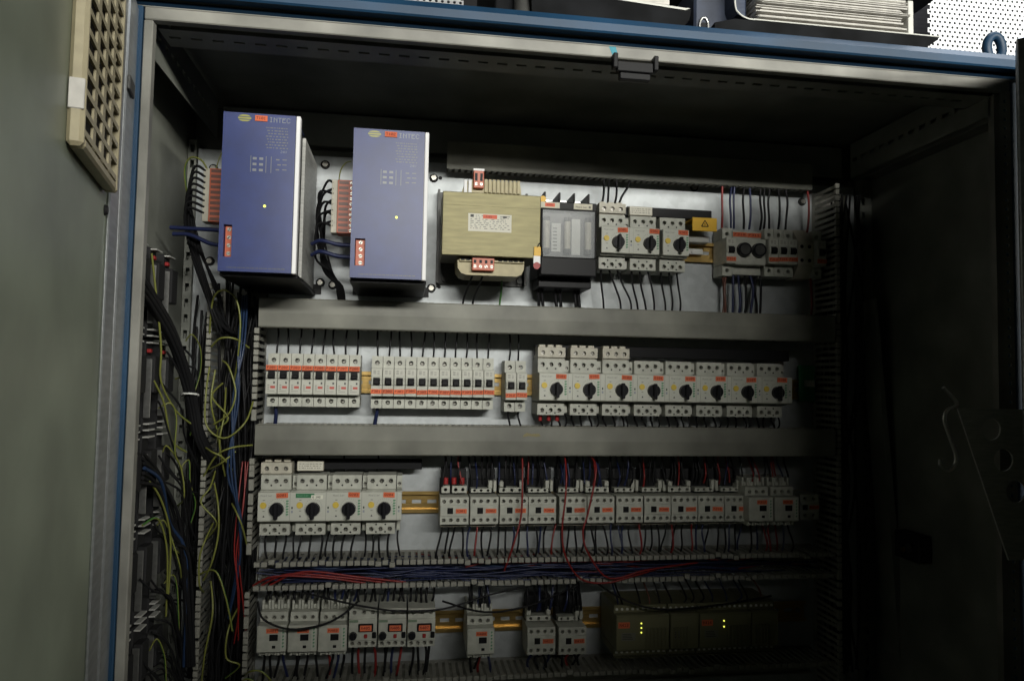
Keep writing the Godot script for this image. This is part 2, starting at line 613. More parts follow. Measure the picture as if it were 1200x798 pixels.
func build_left_door(cab, off):
	var st = mb()
	box(st, -25, 570, FLOOR + 70, 445, 0, 1.6, 0.4)
	box(st, -25, 570, 425, 445, 1.6, 24)
	box(st, 552, 570, FLOOR + 70, 424, 1.6, 24)
	var d = part("door", done(st, M.door), cab, off + Vector3(-117, 0, 347), Vector3(0, -deg_to_rad(78.5), 0))
	d.set_meta("label", "open grey-green door leaf carrying a vent grille")
	for q in [[-24, 52, 4.5], [58, 108, 3.2]]:
		st = mb()
		box(st, q[0], q[1], FLOOR + 90, 420, -q[2], -0.2, 1.6)
		part("stiffening_profile", done(st, M.profile), d)
	st = mb()
	box(st, 52.4, 57.6, FLOOR + 90, 420, -1.2, -0.2)
	part("profile_seam", done(st, M.softblack), d)
	for y in [312]:
		st = mb()
		box(st, 20, 52, y - 8, y + 8, -8, -4.7, 1.0)
		part("hinge", done(st, M.darksteel), d)
	st = mb()
	cyl(st, Vector3(116, 158, -3), Vector3(116, 158, 0), 4.5, 5.5, 8)
	part("door_stud", done(st, M.softblack), d)

func build_right_door(cab, off):
	var st = mb()
	box(st, 0, 575, FLOOR + 70, 436, -2, 0, 0.4)
	box(st, 0, 575, 422, 436, -26, -2)
	box(st, 555, 575, FLOOR + 70, 421, -26, -2)
	box(st, 0, 14, FLOOR + 70, 421, -26, -2)
	var d = part("door", done(st, M.door), cab, off + Vector3(1036, 0, 347), Vector3(0, -deg_to_rad(131), 0))
	d.set_meta("label", "half-open door leaf at the dark end of the cabinet")
	st = mb()
	box(st, 120, 160, FLOOR + 90, 420, 0.3, 16, 1.5)
	part("stiffening_profile", done(st, M.profile), d)

func build_vent_grille():
	# the filter on the left door: node turned with the door, its back on the door sheet
	var g = thing("vent_grille", "cream plastic filter grille with rows of dark slots on the open door", "vent grille", at(-117, 0, 347))
	g.rotation.y = -deg_to_rad(78.5)
	var y0 = 173.0
	var y1 = 440.0
	var s0 = 126.0
	var s1 = 286.0
	var st = mb()
	box(st, s0, s0 + 9, y0, y1, -12.5, -0.3, 2)
	box(st, s1 - 9, s1, y0, y1, -12.5, -0.3, 3)
	box(st, s0 + 9, s1 - 9, y0, y0 + 9, -12.4, -0.3, 2)
	box(st, s0 + 9, s1 - 9, y1 - 9, y1, -12.4, -0.3, 2)
	part("frame", done(st, M.grille), g)
	st = mb()
	box(st, s0 + 9, s1 - 9, y0 + 9, y1 - 9, -2.2, -0.4)
	part("filter_mat", done(st, M.filter), g)
	for k in 3:
		st = mb()
		var x: float = lerpf(s0 + 9, s1 - 9, (k + 1) / 4.0)
		box(st, x - 6, x + 6, y0 + 9, y1 - 9, -11.8, -9.6, 0.4)
		part("rib", done(st, M.grille), g)
	st = mb()
	prism_x(st, [Vector2(0, -12.1), Vector2(5.0, -12.1), Vector2(6.0, -9.4), Vector2(1.0, -9.4)], s0 + 9, s1 - 9)
	var lou = done(st, M.grille)
	for k in 15:
		part("louvre", lou, g, Vector3(0, y0 + 10 + k * 16.2, 0))
	st = mb()
	box(st, s1 - 2, s1 + 0.8, y0 + 28, y0 + 52, -12, -1, 0.6)
	part("clip", done(st, M.paper), g)

# ---------------------------------------------------------------- wiring ducts and rails
func finger_mesh() -> ArrayMesh:
	# one tooth of a duct wall: width along x, thin in y, runs out in z with a broader tip
	if SHARED.has("finger"):
		return SHARED.finger
	var st = mb()
	box(st, -2.7, 2.7, -0.8, 0.8, 10, 72)
	box(st, -4.3, 4.3, -3.6, 3.6, 74, 80, 0.6)
	SHARED.finger = done(st, M.comb)
	return SHARED.finger

# along: "x" or "y"; a..b extent, lo..hi the two walls, each may carry teeth
func duct(label, along, a, b, lo, hi, teeth_lo, teeth_hi, lid = false, depth = 1.0, group = "wiring ducts on the mounting plate"):
	var d = thing("wiring_duct", label, "wiring duct", at(a, lo, 0) if along == "x" else at(lo, a, 0), group)
	var w: float = hi - lo
	var l: float = b - a
	var turn = Vector3.ZERO if along == "x" else Vector3(0, 0, PI / 2)
	var st = mb()
	# local frame: length on +x, width on +y (for "y" ducts the turn sends y to -x)
	var ya = 0.0 if along == "x" else -w
	box(st, 0, l, ya, ya + w, 0.4, 2.4)
	box(st, 0, l, ya, ya + 1.6, 2.4, 10.5)
	box(st, 0, l, ya + w - 1.6, ya + w, 2.4, 10.5)
	part("base", done(st, M.comb), d, Vector3.ZERO, turn)
	var n = int(l / 10.4)
	for side in 2:
		# which geometric wall in local y
		var on: bool = teeth_lo if side == 0 else teeth_hi
		if not on:
			continue
		var yw: float = 0.8 if side == 0 else w - 0.8
		for i in n:
			var x: float = (i + 0.5) * l / n
			var p = Vector3(x, yw, 0) if along == "x" else Vector3(yw, x, 0)
			var r = turn
			if not lid and rng.randf() < 0.12:
				r.x += rng.randf_range(-0.05, 0.05)
			part("finger", finger_mesh(), d, p, r)
	if lid:
		st = mb()
		prism_x(st, [Vector2(ya - 2.2, 80.4), Vector2(ya - 2.2, 81.6), Vector2(ya - 0.6, 82.8), Vector2(ya + w * 0.5, 83.9), Vector2(ya + w + 0.6, 82.8), Vector2(ya + w + 2.2, 81.6), Vector2(ya + w + 2.2, 80.4)], -1, l + 1)
		box(st, -1, l + 1, ya - 2.2, ya - 0.2 - 0.6, 74, 80.4)
		box(st, -1, l + 1, ya + w + 0.8, ya + w + 2.2, 74, 80.4)
		part("lid", done(st, M.duct), d, Vector3.ZERO, turn)
	d.scale.z = depth
	return d

func build_ducts():
	duct("grey slotted wiring duct above the transformer, under the cabinet roof", "x", 262, 905, 346, 388, true, false, true, 0.4)
	duct("grey wiring duct with smooth lid directly below the blue power supplies", "x", -17, 916, 74, 114, true, true, true)
	duct("grey wiring duct with smooth lid below the rows of circuit breakers", "x", -16, 915, -117, -76, true, true, true)
	var lid = get_child(get_child_count() - 1)
	var st0 = mb()
	prism_z(st0, [Vector2(402, 27), Vector2(412, 29), Vector2(424, 27.5), Vector2(431, 29), Vector2(428, 33), Vector2(416, 32), Vector2(409, 34), Vector2(404, 31)], 83.6, 84.1)
	part("glue_smear", done(st0, M.smear), lid)
	duct("open wiring duct full of blue and red wires below the long contactor row", "x", -14, 915, -316, -280, true, true, false)
	duct("open wiring duct below the overload relays", "x", -10, 915, -500, -457, false, true, false)
	duct("open vertical wiring duct filled with black and green-yellow wires", "y", -640, 136, -90, -20, true, false, false)
	for q in [[-71, 72, "short row of duct teeth beside the first circuit breaker"], [-268, -122, "short row of duct teeth beside the motor switches above the open wire duct"], [-452, -320, "short row of duct teeth beside the three contactors below the open wire duct"]]:
		var d = thing("duct_wall", q[2], "wiring duct", at(-20, q[0], 0), "toothed walls of the vertical duct")
		var st = mb()
		box(st, -1.6, 0, 0, q[1] - q[0], 2.6, 10.5)
		part("base", done(st, M.comb), d)
		var n = int((q[1] - q[0]) / 10.4)
		for i in n:
			part("finger", finger_mesh(), d, Vector3(-0.8, (i + 0.5) * (q[1] - q[0]) / n, 0), Vector3(rng.randf_range(-0.02, 0.02), 0, PI / 2))
	duct("vertical slotted wiring duct in the dark beyond the last breaker", "y", -640, 345, 924, 986, true, false, false)

func rail(x0, x1, y, label):
	var r = thing("mounting_rail", label, "mounting rail", at(x0, y, 0), "brass-coloured device rails")
	var l: float = x1 - x0
	var st = mb()
	slotted(st, 0, l, -12.5, 12.5, 1.6, 25, 15, 6, 1.2)
	box(st, 0, l, 11.5, 12.5, 1.6, 7.5)
	box(st, 0, l, -12.5, -11.5, 1.6, 7.5)
	box(st, 0, l, 11.5, 17.5, 7.5, 8.6, 0.3)
	box(st, 0, l, -17.5, -11.5, 7.5, 8.6, 0.3)
	part("profile", done(st, M.brass), r)
	for i in 2:
		st = mb()
		cyl(st, Vector3(12 + i * (l - 24), 0, 0.2), Vector3(12 + i * (l - 24), 0, 4), 4, 4, 10)
		part("screw", done(st, M.screw), r)

func build_rails():
	rail(508, 922, 228, "brass-coloured rail behind the motor switches and the yellow warning plate")
	rail(-12, 905, -9, "brass-coloured rail showing between the groups of circuit breakers")
	rail(-12, 905, -202, "brass-coloured rail showing between motor switches and the long contactor row")
	rail(-12, 905, -394, "brass-coloured rail showing between the overload relays and single contactor")

# ---------------------------------------------------------------- small device pieces
func screw_mesh(r) -> ArrayMesh:
	var key = "screw%.1f" % r
	if not SHARED.has(key):
		var st = mb()
		cyl(st, Vector3(0, 0, -1.2), Vector3(0, 0, 0), r, r * 0.92, 10)
		var a = done(st, M.screw)
		st = mb()
		box(st, -r * 0.85, r * 0.85, -0.45, 0.45, -0.4, 0.12)
		SHARED[key] = join(a, st, M.black)
	return SHARED[key]

func screws(parent, xs: Array, y, z, r):
	for x in xs:
		part("terminal_screw", screw_mesh(r), parent, Vector3(x, y, z), Vector3(0, 0, rng.randf_range(-1.4, 1.4)))

func dots(st, pts: Array, z, r):
	for p in pts:
		cyl(st, Vector3(p[0], p[1], z - 1), Vector3(p[0], p[1], z + 0.12), r, r, 8)

# ---------------------------------------------------------------- circuit breakers
var breaker_prints = []
func make_breaker(high_tag: bool):
	var b = thing("circuit_breaker", "-", "circuit breaker", at(0, 0, 0), "-")
	b.set_meta("base_name", "circuit_breaker")
	var w = 8.55
	var st = mb()
	# waist and shoulders
	box(st, -w, w, -22, 22, 9, 62, 0.7)
	well_block(st, -w + 0.1, w - 0.1, 22.3, 41, 9, 46, [0], 30.5, 3.6, 9)
	well_block(st, -w + 0.1, w - 0.1, -41, -24.5, 9, 46, [0], -32, 3.6, 9)
	box(st, -w + 0.6, w - 0.6, -24.4, -22.1, 9, 43)
	part("body", done(st, M.plastic), b)
	screws(b, [0], 30.5, 38.5, 2.6)
	screws(b, [0], -32, 38.5, 2.6)
	var ty = 7.5 if high_tag else 1.0
	st = mb()
	if high_tag:
		box(st, -w + 0.3, w - 0.3, ty + 5.2, ty + 8.2, 61.5, 62.3)
	box(st, -5, 5, ty - 6, ty + 6, 60.5, 63.2)
	box(st, -4.4, 4.4, ty - 4.6, ty + (0.5 if high_tag else 3.5), 63.2, 69, 1)
	part("toggle", done(st, M.black), b)
	st = mb()
	box(st, -7.9, -5.3, ty - 5.5, ty + 5, 62.1, 64.5, 0.6)
	box(st, 5.3, 7.9, ty - 5.5, ty + 5, 62.1, 64.5, 0.6)
	part("toggle_guard", done(st, M.plastic), b)
	if breaker_prints.is_empty():
		var img = Image.create(32, 32, false, Image.FORMAT_RGB8)
		var base = lin(0.48, 0.485, 0.42)
		img.fill(base)
		img.fill_rect(Rect2i(13, 14, 15, 6), Color(0.70, 0.30, 0.26))
		img.fill_rect(Rect2i(22, 3, 5, 5), Color(0.2, 0.2, 0.2))
		for y in [11, 16, 21]:
			img.fill_rect(Rect2i(4, y, 6, 2), Color(0.5, 0.49, 0.46))
		img.fill_rect(Rect2i(4, 26, 22, 2), Color(0.58, 0.57, 0.53))
		breaker_prints.append(print_mat(img))
		img = Image.create(32, 32, false, Image.FORMAT_RGB8)
		img.fill(base)
		for y in [6, 13, 20]:
			img.fill_rect(Rect2i(5, y, 9, 3), Color(0.45, 0.44, 0.42))
			img.fill_rect(Rect2i(18, y + 2, 7, 3), Color(0.5, 0.49, 0.47))
		breaker_prints.append(print_mat(img))
	if high_tag:
		part("rating_print", print_quad(-7.6, 7.6, -20, -1, 62.08, breaker_prints[0]), b)
	else:
		part("rating_print", print_quad(-7.6, 7.6, 10, 20, 62.08, breaker_prints[1]), b)
	return b

func put_tag(root, code, w, h, pos: Vector3, tilt = 0.0):
	return part("code_tag", tag_mesh(code, w, h), root, pos, Vector3(0, 0, tilt))

const ORD := ["first", "second", "third", "fourth", "fifth", "sixth", "seventh", "eighth", "ninth", "tenth", "eleventh", "twelfth", "thirteenth"]
func build_breakers():
	var proto_a = make_breaker(true)
	var proto_b = make_breaker(false)
	var used_a = false
	var used_b = false
	for i in 8:
		var label = "grey circuit breaker tagged above its switch, %s from the short duct teeth" % ORD[i]
		var o = proto_a
		if used_a:
			o = copy(proto_a, at(17.65 * i, -7, 0), label)
			o.get_node("code_tag").mesh = tag_mesh("F2%02d" % (i + 1), 16.6, 7.4)
			o.get_node("code_tag").rotation.z = rng.randf_range(-0.02, 0.02)
		else:
			o.position = at(0, -7, 0)
			o.set_meta("label", label)
			put_tag(o, "F201", 16.6, 7.4, Vector3(0, 18.6, 63.2))
		o.set_meta("group", "eight breakers with tags above their switches")
		used_a = true
	var bs = []
	for i in 11:
		bs.append([157.9 + 17.65 * i, -8.0, "grey circuit breaker tagged below its switch, %s of eleven from those tagged above" % ORD[i], "eleven breakers with tags below their switches", "F3%02d" % (i + 1)])
	for i in 2:
		bs.append([369.5 + 17.65 * i, -11.0, ["grey circuit breaker of the separate pair, beside the group of eleven", "grey circuit breaker of the separate pair, beside the motor switches"][i], "pair of breakers between breakers and motor switches", "F3%02d" % (i + 12)])
	bs.append([741, 224.0, "single grey circuit breaker between yellow warning plate and twin round fuse holder", "breakers in the top row", "F314"])
	for i in 3:
		bs.append([817.5 + 17.65 * i, 226.0, "%s grey circuit breaker of the trio beside the twin round fuse holder" % ORD[i], "breakers in the top row", "F3%02d" % (i + 13)])
	bs.append([906, 226.0, "dim grey circuit breaker beside the cream terminal block and the dark duct", "breakers in the top row", "F316"])
	for q in bs:
		var o = proto_b
		if used_b:
			o = copy(proto_b, at(q[0], q[1], 0), q[2])
			o.get_node("code_tag").mesh = tag_mesh(q[4], 16.8, 7.0)
			o.get_node("code_tag").rotation.z = rng.randf_range(-0.035, 0.035)
			o.get_node("code_tag").position.y = (-14.5 + rng.randf_range(-0.5, 1.2)) * U
		else:
			o.position = at(q[0], q[1], 0)
			o.set_meta("label", q[2])
			put_tag(o, q[4], 16.8, 7.0, Vector3(0, -14.5, 63.2))
		o.set_meta("group", q[3])
		used_b = true

# ---------------------------------------------------------------- motor protection switches
var motor_print: StandardMaterial3D
var motor_print_green: StandardMaterial3D
func motor_face(green: bool) -> Image:
	var img = Image.create(128, 104, false, Image.FORMAT_RGB8)
	img.fill(lin(0.50, 0.505, 0.44))
	var grey = Color(0.50, 0.50, 0.47)
	if green:
		img.fill_rect(Rect2i(3, 3, 66, 16), Color(0.16, 0.42, 0.27))
		write(img, "Moeller", 8, 7, Color(0.45, 0.62, 0.5))
		img.fill_rect(Rect2i(58, 9, 42, 15), Color(0.86, 0.86, 0.80))
		write(img, "Q 1M2", 62, 13, Color(0.1, 0.1, 0.1))
	else:
		write(img, "Moeller", 8, 7, grey)
		for k in 6:
			img.fill_rect(Rect2i(98, 28 + k * 10, 9, 4), Color(0.20, 0.48, 0.30))
			img.fill_rect(Rect2i(98, 33 + k * 10, 6, 2), Color(0.40, 0.58, 0.46))
	for k in 24:
		var a = TAU * k / 24.0
		if k > 2 and k < 10:
			continue
		img.fill_rect(Rect2i(int(66 + cos(a) * 30), int(52 + sin(a) * 30), 2, 2), grey)
	img.fill_rect(Rect2i(16, 26, 8, 3), grey)
	img.fill_rect(Rect2i(16, 66, 8, 3), grey)
	for k in 6:
		img.fill_rect(Rect2i(19 - k / 2, 84 + k, 2 + k, 1), Color(0.12, 0.12, 0.12))
	img.fill_rect(Rect2i(111, 0, 1, 104), Color(0.44, 0.43, 0.40))
	img.fill_rect(Rect2i(117, 52, 5, 8), Color(0.15, 0.2, 0.16))
	img.fill_rect(Rect2i(116, 66, 7, 9), Color(0.55, 0.57, 0.6))
	return img

func make_motor_switch(called, side: bool):
	var b = thing(called, "-", "motor switch", at(0, 0, 0), "-")
	b.set_meta("base_name", called)
	if motor_print == null:
		motor_print = print_mat(motor_face(false))
		motor_print_green = print_mat(motor_face(true))
	var st = mb()
	well_block(st, -22, 22, 23, 44.5, 9, 60, [-14, 0, 14], 35.5, 3.5, 10.0)
	well_block(st, -22, 22, -45.5, -26, 9, 60, [-14, 0, 14], -38, 3.5, 10.0)
	box(st, -22.3, 22.3, -24.5, 22.7, 9, 70, 0.8)
	part("body", done(st, M.plastic), b)
	screws(b, [-14, 0, 14], 35.5, 51.5, 2.6)
	screws(b, [-14, 0, 14], -38, 51.5, 2.6)
	st = mb()
	dots(st, [[-7, 29], [7, 29], [-7, -31], [7, -31], [-7, -42.3], [7, -42.3]], 60, 1.4)
	part("vent_holes", done(st, M.black), b).set_meta("kind", "stuff")
	st = mb()
	var xr = 31.5 if side else 22.3
	box(st, -22.8, xr, -22, 21.5, 70.2, 78, 1.0)
	part("front_cover", done(st, M.plastic), b)
	var fr = 1.0 if side else 0.845
	part("front_print", print_quad(-22, xr - 0.9, -21, 20.6, 78.06, motor_print, Rect2(0, 0, fr, 1)), b)
	st = mb()
	cyl(st, Vector3(-14.5, 2, 77.5), Vector3(-14.5, 2, 79.4), 5.0, 4.6, 14)
	part("test_button", done(st, M.testyellow), b)
	st = mb()
	cyl(st, Vector3(5, -4, 77.8), Vector3(5, -4, 84), 10.6, 9.8, 22)
	box(st, 2.2, 7.8, -17.5, 7.5, 83.5, 91, 1.2)
	part("rotary_knob", done(st, M.dial), b)
	if side:
		st = mb()
		well_block(st, 23.3, 31.3, 24, 42.5, 9, 50, [27.3], 30, 2.8, 5.0)
		box(st, 23.3, 31.3, 22, 23.8, 9, 46)
		box(st, 23.3, 31.3, -24, 22, 9, 69.8)
		box(st, 24, 30, -43, -27, 9, 47, 1)
		part("auxiliary_contact", done(st, M.plastic), b)
		screws(b, [27.3], 30, 46.5, 2.5)
	return b

func feeder(parent):
	# three-pole feed block sitting on top of the switch
	var st = mb()
	well_block(st, -22.5, 22.5, 47.2, 63.5, 20, 62, [-14, 0, 14], 54.5, 3.4, 7)
	box(st, -21.5, 21.5, 44.8, 47, 20, 57)
	for x in [-14, 0, 14]:
		box(st, x - 5.2, x + 5.2, 63.5, 68, 24, 52, 0.8)
	part("feed_block", done(st, M.cream), parent)
	screws(parent, [-14, 0, 14], 54.5, 57, 3.1)

func build_motor_switches():
	var with_side = make_motor_switch("motor_switch", true)
	var plain = make_motor_switch("motor_switch", false)
	var first_side = true
	var first_plain = true
	var list = []
	for i in 8:
		var lab = "grey motor protection switch with black rotary knob, %s from the breaker pair" % ORD[i]
		list.append([440.1 + 53.6 * i - 5, -10.5, lab, "eight motor switches beside the circuit breakers", "Q1%02d" % (i + 1), true, i < 3, false])
	for i in 4:
		var lab: String = ["grey motor switch with feed block on top, beside the duct teeth", "grey motor switch with green title strip and white code label", "grey motor switch between the green-striped switch and the last of the four", "grey motor switch at the open brass rail, last of the four"][i]
		list.append([17.0 + 52.7 * i - 5, -196.0, lab, "four motor switches beside the long contactor row", "Q2%02d" % (i + 1), true, i == 0, i == 1])
	for i in 3:
		var lab: String = ["grey motor switch with feed block on top, beside the black fuse switch", "grey motor switch under the white busbar label", "grey motor switch standing apart near the yellow warning plate"][i]
		list.append([[539, 592, 643][i] - 5, 229.5, lab, "three motor switches in the top row", "Q3%02d" % (i + 1), i == 0, i == 0, false])
	for q in list:
		var o
		if q[5]:
			o = with_side
			if not first_side:
				o = copy(with_side, at(q[0], q[1], 0), q[2])
			first_side = false
		else:
			o = plain
			if not first_plain:
				o = copy(plain, at(q[0], q[1], 0), q[2])
			first_plain = false
		o.position = at(q[0], q[1], 0)
		o.set_meta("label", q[2])
		o.set_meta("group", q[3])
		q.append(o)
	for q in list:
		var o = q[8]
		if q[7]:
			o.get_node("front_print").mesh = print_quad(-22, 30.6, -21, 20.6, 78.06, motor_print_green)
		else:
			put_tag(o, q[4], 17, 7.4, Vector3(12.5 + rng.randf_range(-1, 1), 16.8 + rng.randf_range(-0.6, 0.6), 79.3), rng.randf_range(-0.05, 0.05))
		if q[6]:
			feeder(o)
	# black busbars behind the feed side, with a white printed end label
	for q in [[-16, 232, -146, -130, "black three-phase busbar above the four motor switches"], [566, 718, 280, 296, "black three-phase busbar above the top-row motor switches"], [412, 860, 40, 58, "black three-phase busbar above the eight motor switches"]]:
		var b = thing("busbar", q[4], "busbar", at(q[0], q[2], 24), "black busbars over motor switches")
		var st = mb()
		box(st, 0, q[1] - q[0], 0, q[3] - q[2], 0, 12, 1)
		part("cover", done(st, M.black), b)
		if q[2] < 30 or q[2] > 200:
			st = mb()
			var lx: float = 56.0 if q[2] < 0 else 2.0
			box(st, lx, lx + 40, -1, q[3] - q[2] - 2, 12.2, 22, 0.8)
			part("end_label", done(st, M.cream), b)
			var img = Image.create(80, 28, false, Image.FORMAT_RGB8)
			img.fill(lin(0.56, 0.54, 0.46))
			for r in 3:
				var x = 5
				while x < 72:
					var l = rng.randi_range(3, 9)
					img.fill_rect(Rect2i(x, 5 + r * 7, l, 3), Color(0.55, 0.53, 0.48))
					x += l + rng.randi_range(2, 5)
			part("label_print", print_quad(lx + 1, lx + 39, 0, q[3] - q[2] - 3, 22.06, print_mat(img)), b)

# ---------------------------------------------------------------- contactors and relays
func lobes(st, x0, x1, y0, y1, z0, z1, n):
	# a terminal shroud: separate cheeks with gaps between them
	var w: float = (x1 - x0) / n
	for i in n:
		var a: float = x0 + i * w
		box(st, a + 0.4, a + w * 0.3, y0, y1, z0, z1, 0.8)
		box(st, a + w * 0.7, a + w - 0.4, y0, y1, z0, z1, 0.8)
		box(st, a + w * 0.3, a + w * 0.7, y0, y0 + (y1 - y0) * 0.45, z0, z1 - 4, 0.8)

func make_mini(variant: int):
	var c = thing("small_contactor", "-", "contactor", at(0, 0, 0), "-")
	c.set_meta("base_name", "small_contactor")
	var st = mb()
	well_block(st, -22.3, 22.3, 8.5, 21, 9, 62, [-16.5, -5.5, 5.5, 16.5], 14.5, 3.0, 8)
	well_block(st, -22.3, 22.3, -21, -8.5, 9, 62, [-16.5, -5.5, 5.5, 16.5], -14.5, 3.0, 8)
	box(st, -22.3, 22.3, -8.4, 8.4, 9, 63.2, 0.6)
	part("body", done(st, M.plastic), c)
	screws(c, [-16.5, -5.5, 5.5, 16.5], 14.5, 55.4, 2.3)
	screws(c, [-16.5, -5.5, 5.5, 16.5], -14.5, 55.4, 2.3)
	st = mb()
	box(st, -11.2, -2.2, -4.5, 4.8, 62.8, 64.2, 0.3)
	part("armature_window", done(st, M.black), c)
	st = mb()
	if variant == 0:
		well_block(st, -20, -7, 25, 36, 9, 44, [-13.5], 30, 2.8, 6)
		well_block(st, -3, 20, 25, 36, 9, 44, [2.5, 14], 30, 2.8, 6)
	elif variant == 1:
		well_block(st, -21, 18, 25, 33, 9, 43, [-14, -1, 12], 28.6, 2.6, 6)
		box(st, -21, -14, 34, 43, 9, 44, 1)
		box(st, 11, 18, 34, 43, 9, 44, 1)
	else:
		well_block(st, -20, 13, 25, 31.5, 9, 42, [-14, -3.5, 7.5], 28.2, 2.3, 6)
		box(st, 8, 14.5, 31.2, 44, 9, 43, 1)
		box(st, 16, 21, 26, 44, 9, 43, 1)
	part("coil_terminals", done(st, M.plastic), c)
	st = mb()
	box(st, -21, 21, -28, -25.5, 9, 46, 0.6)
	part("lower_shroud", done(st, M.cream), c)
	st = mb()
	box(st, -20, 20, 44.5, 62, 9, 30, 1)
	box(st, -21.5, 21.5, 21.4, 45, 9, 26)
	part("suppressor", done(st, M.softblack), c)
	return c

func make_contactor():
	var c = thing("contactor", "-", "contactor", at(0, 0, 0), "-")
	c.set_meta("base_name", "contactor")
	var st = mb()
	box(st, -21, 21, -19.5, 19.5, 9, 85, 1.2)
	part("body", done(st, M.plastic), c)
	st = mb()
	well_block(st, -20, 20, 20.2, 34, 9, 68, [-12, 0, 12], 26, 3.2, 6)
	lobes(st, -20.5, 20.5, 34.2, 48, 9, 56, 3)
	lobes(st, -19.5, 19.5, -28, -20, 9, 74, 3)
	part("terminal_shroud", done(st, M.plastic), c)
	screws(c, [-12, 0, 12], 26, 63, 2.9)
	st = mb()
	box(st, -3, 9, -2.5, 6.5, 84.5, 85.8, 0.3)
	box(st, 1, 6, -13.5, -9.5, 84.5, 85.6, 0.3)
	part("armature_window", done(st, M.black), c)
	var img = Image.create(32, 96, false, Image.FORMAT_RGB8)
	img.fill(lin(0.50, 0.505, 0.44))
	for k in 6:
		img.fill_rect(Rect2i(10, 6 + k * 14, 12, 5), Color(0.3, 0.52, 0.37))
		img.fill_rect(Rect2i(10, 12 + k * 14, 8, 3), Color(0.45, 0.6, 0.5))
	part("side_print", print_quad(13, 20, -17, 17, 85.06, print_mat(img)), c)
	return c

func make_overload():
	var c = thing("overload_relay", "-", "overload relay", at(0, 0, 0), "-")
	c.set_meta("base_name", "overload_relay")
	var st = mb()
	well_block(st, -20.5, 20.5, 14, 29, 9, 82, [-13, 1, 14], 23, 3.2, 6)
	box(st, -20.8, 20.8, -18, 13.8, 9, 85, 1.0)
	well_block(st, -20.5, 20.5, -28, -18.2, 9, 82, [-15, -5, 5, 15], -22.5, 3.0, 6)
	lobes(st, -20.5, 20.5, -31, -28.2, 9, 72, 4)
	part("body", done(st, M.plastic), c)
	screws(c, [-13, 1, 14], 23, 77, 2.9)
	screws(c, [-15, -5, 5, 15], -22.5, 77, 2.7)
	st = mb()
	cyl(st, Vector3(-14, -10, 84.8), Vector3(-14, -10, 90), 6, 5.4, 16)
	box(st, -15, -13, -14.5, -5.5, 89.6, 91.5)
	part("setting_dial", done(st, M.dial), c)
	st = mb()
	box(st, -6.5, 15.5, -4.5, 7.5, 84.6, 87.5, 0.8)
	box(st, 14, 20, -14, -5, 84.6, 88, 1)
	part("label_holder", done(st, M.black), c)
	st = mb()
	box(st, 2, 7, -14, -8, 84.6, 87, 0.8)
	part("reset_button", done(st, M.red), c)
	st = mb()
	box(st, -20, -7, 9.5, 13, 84.6, 85.5)
	part("title_strip", done(st, M.greenprint), c)
	return c

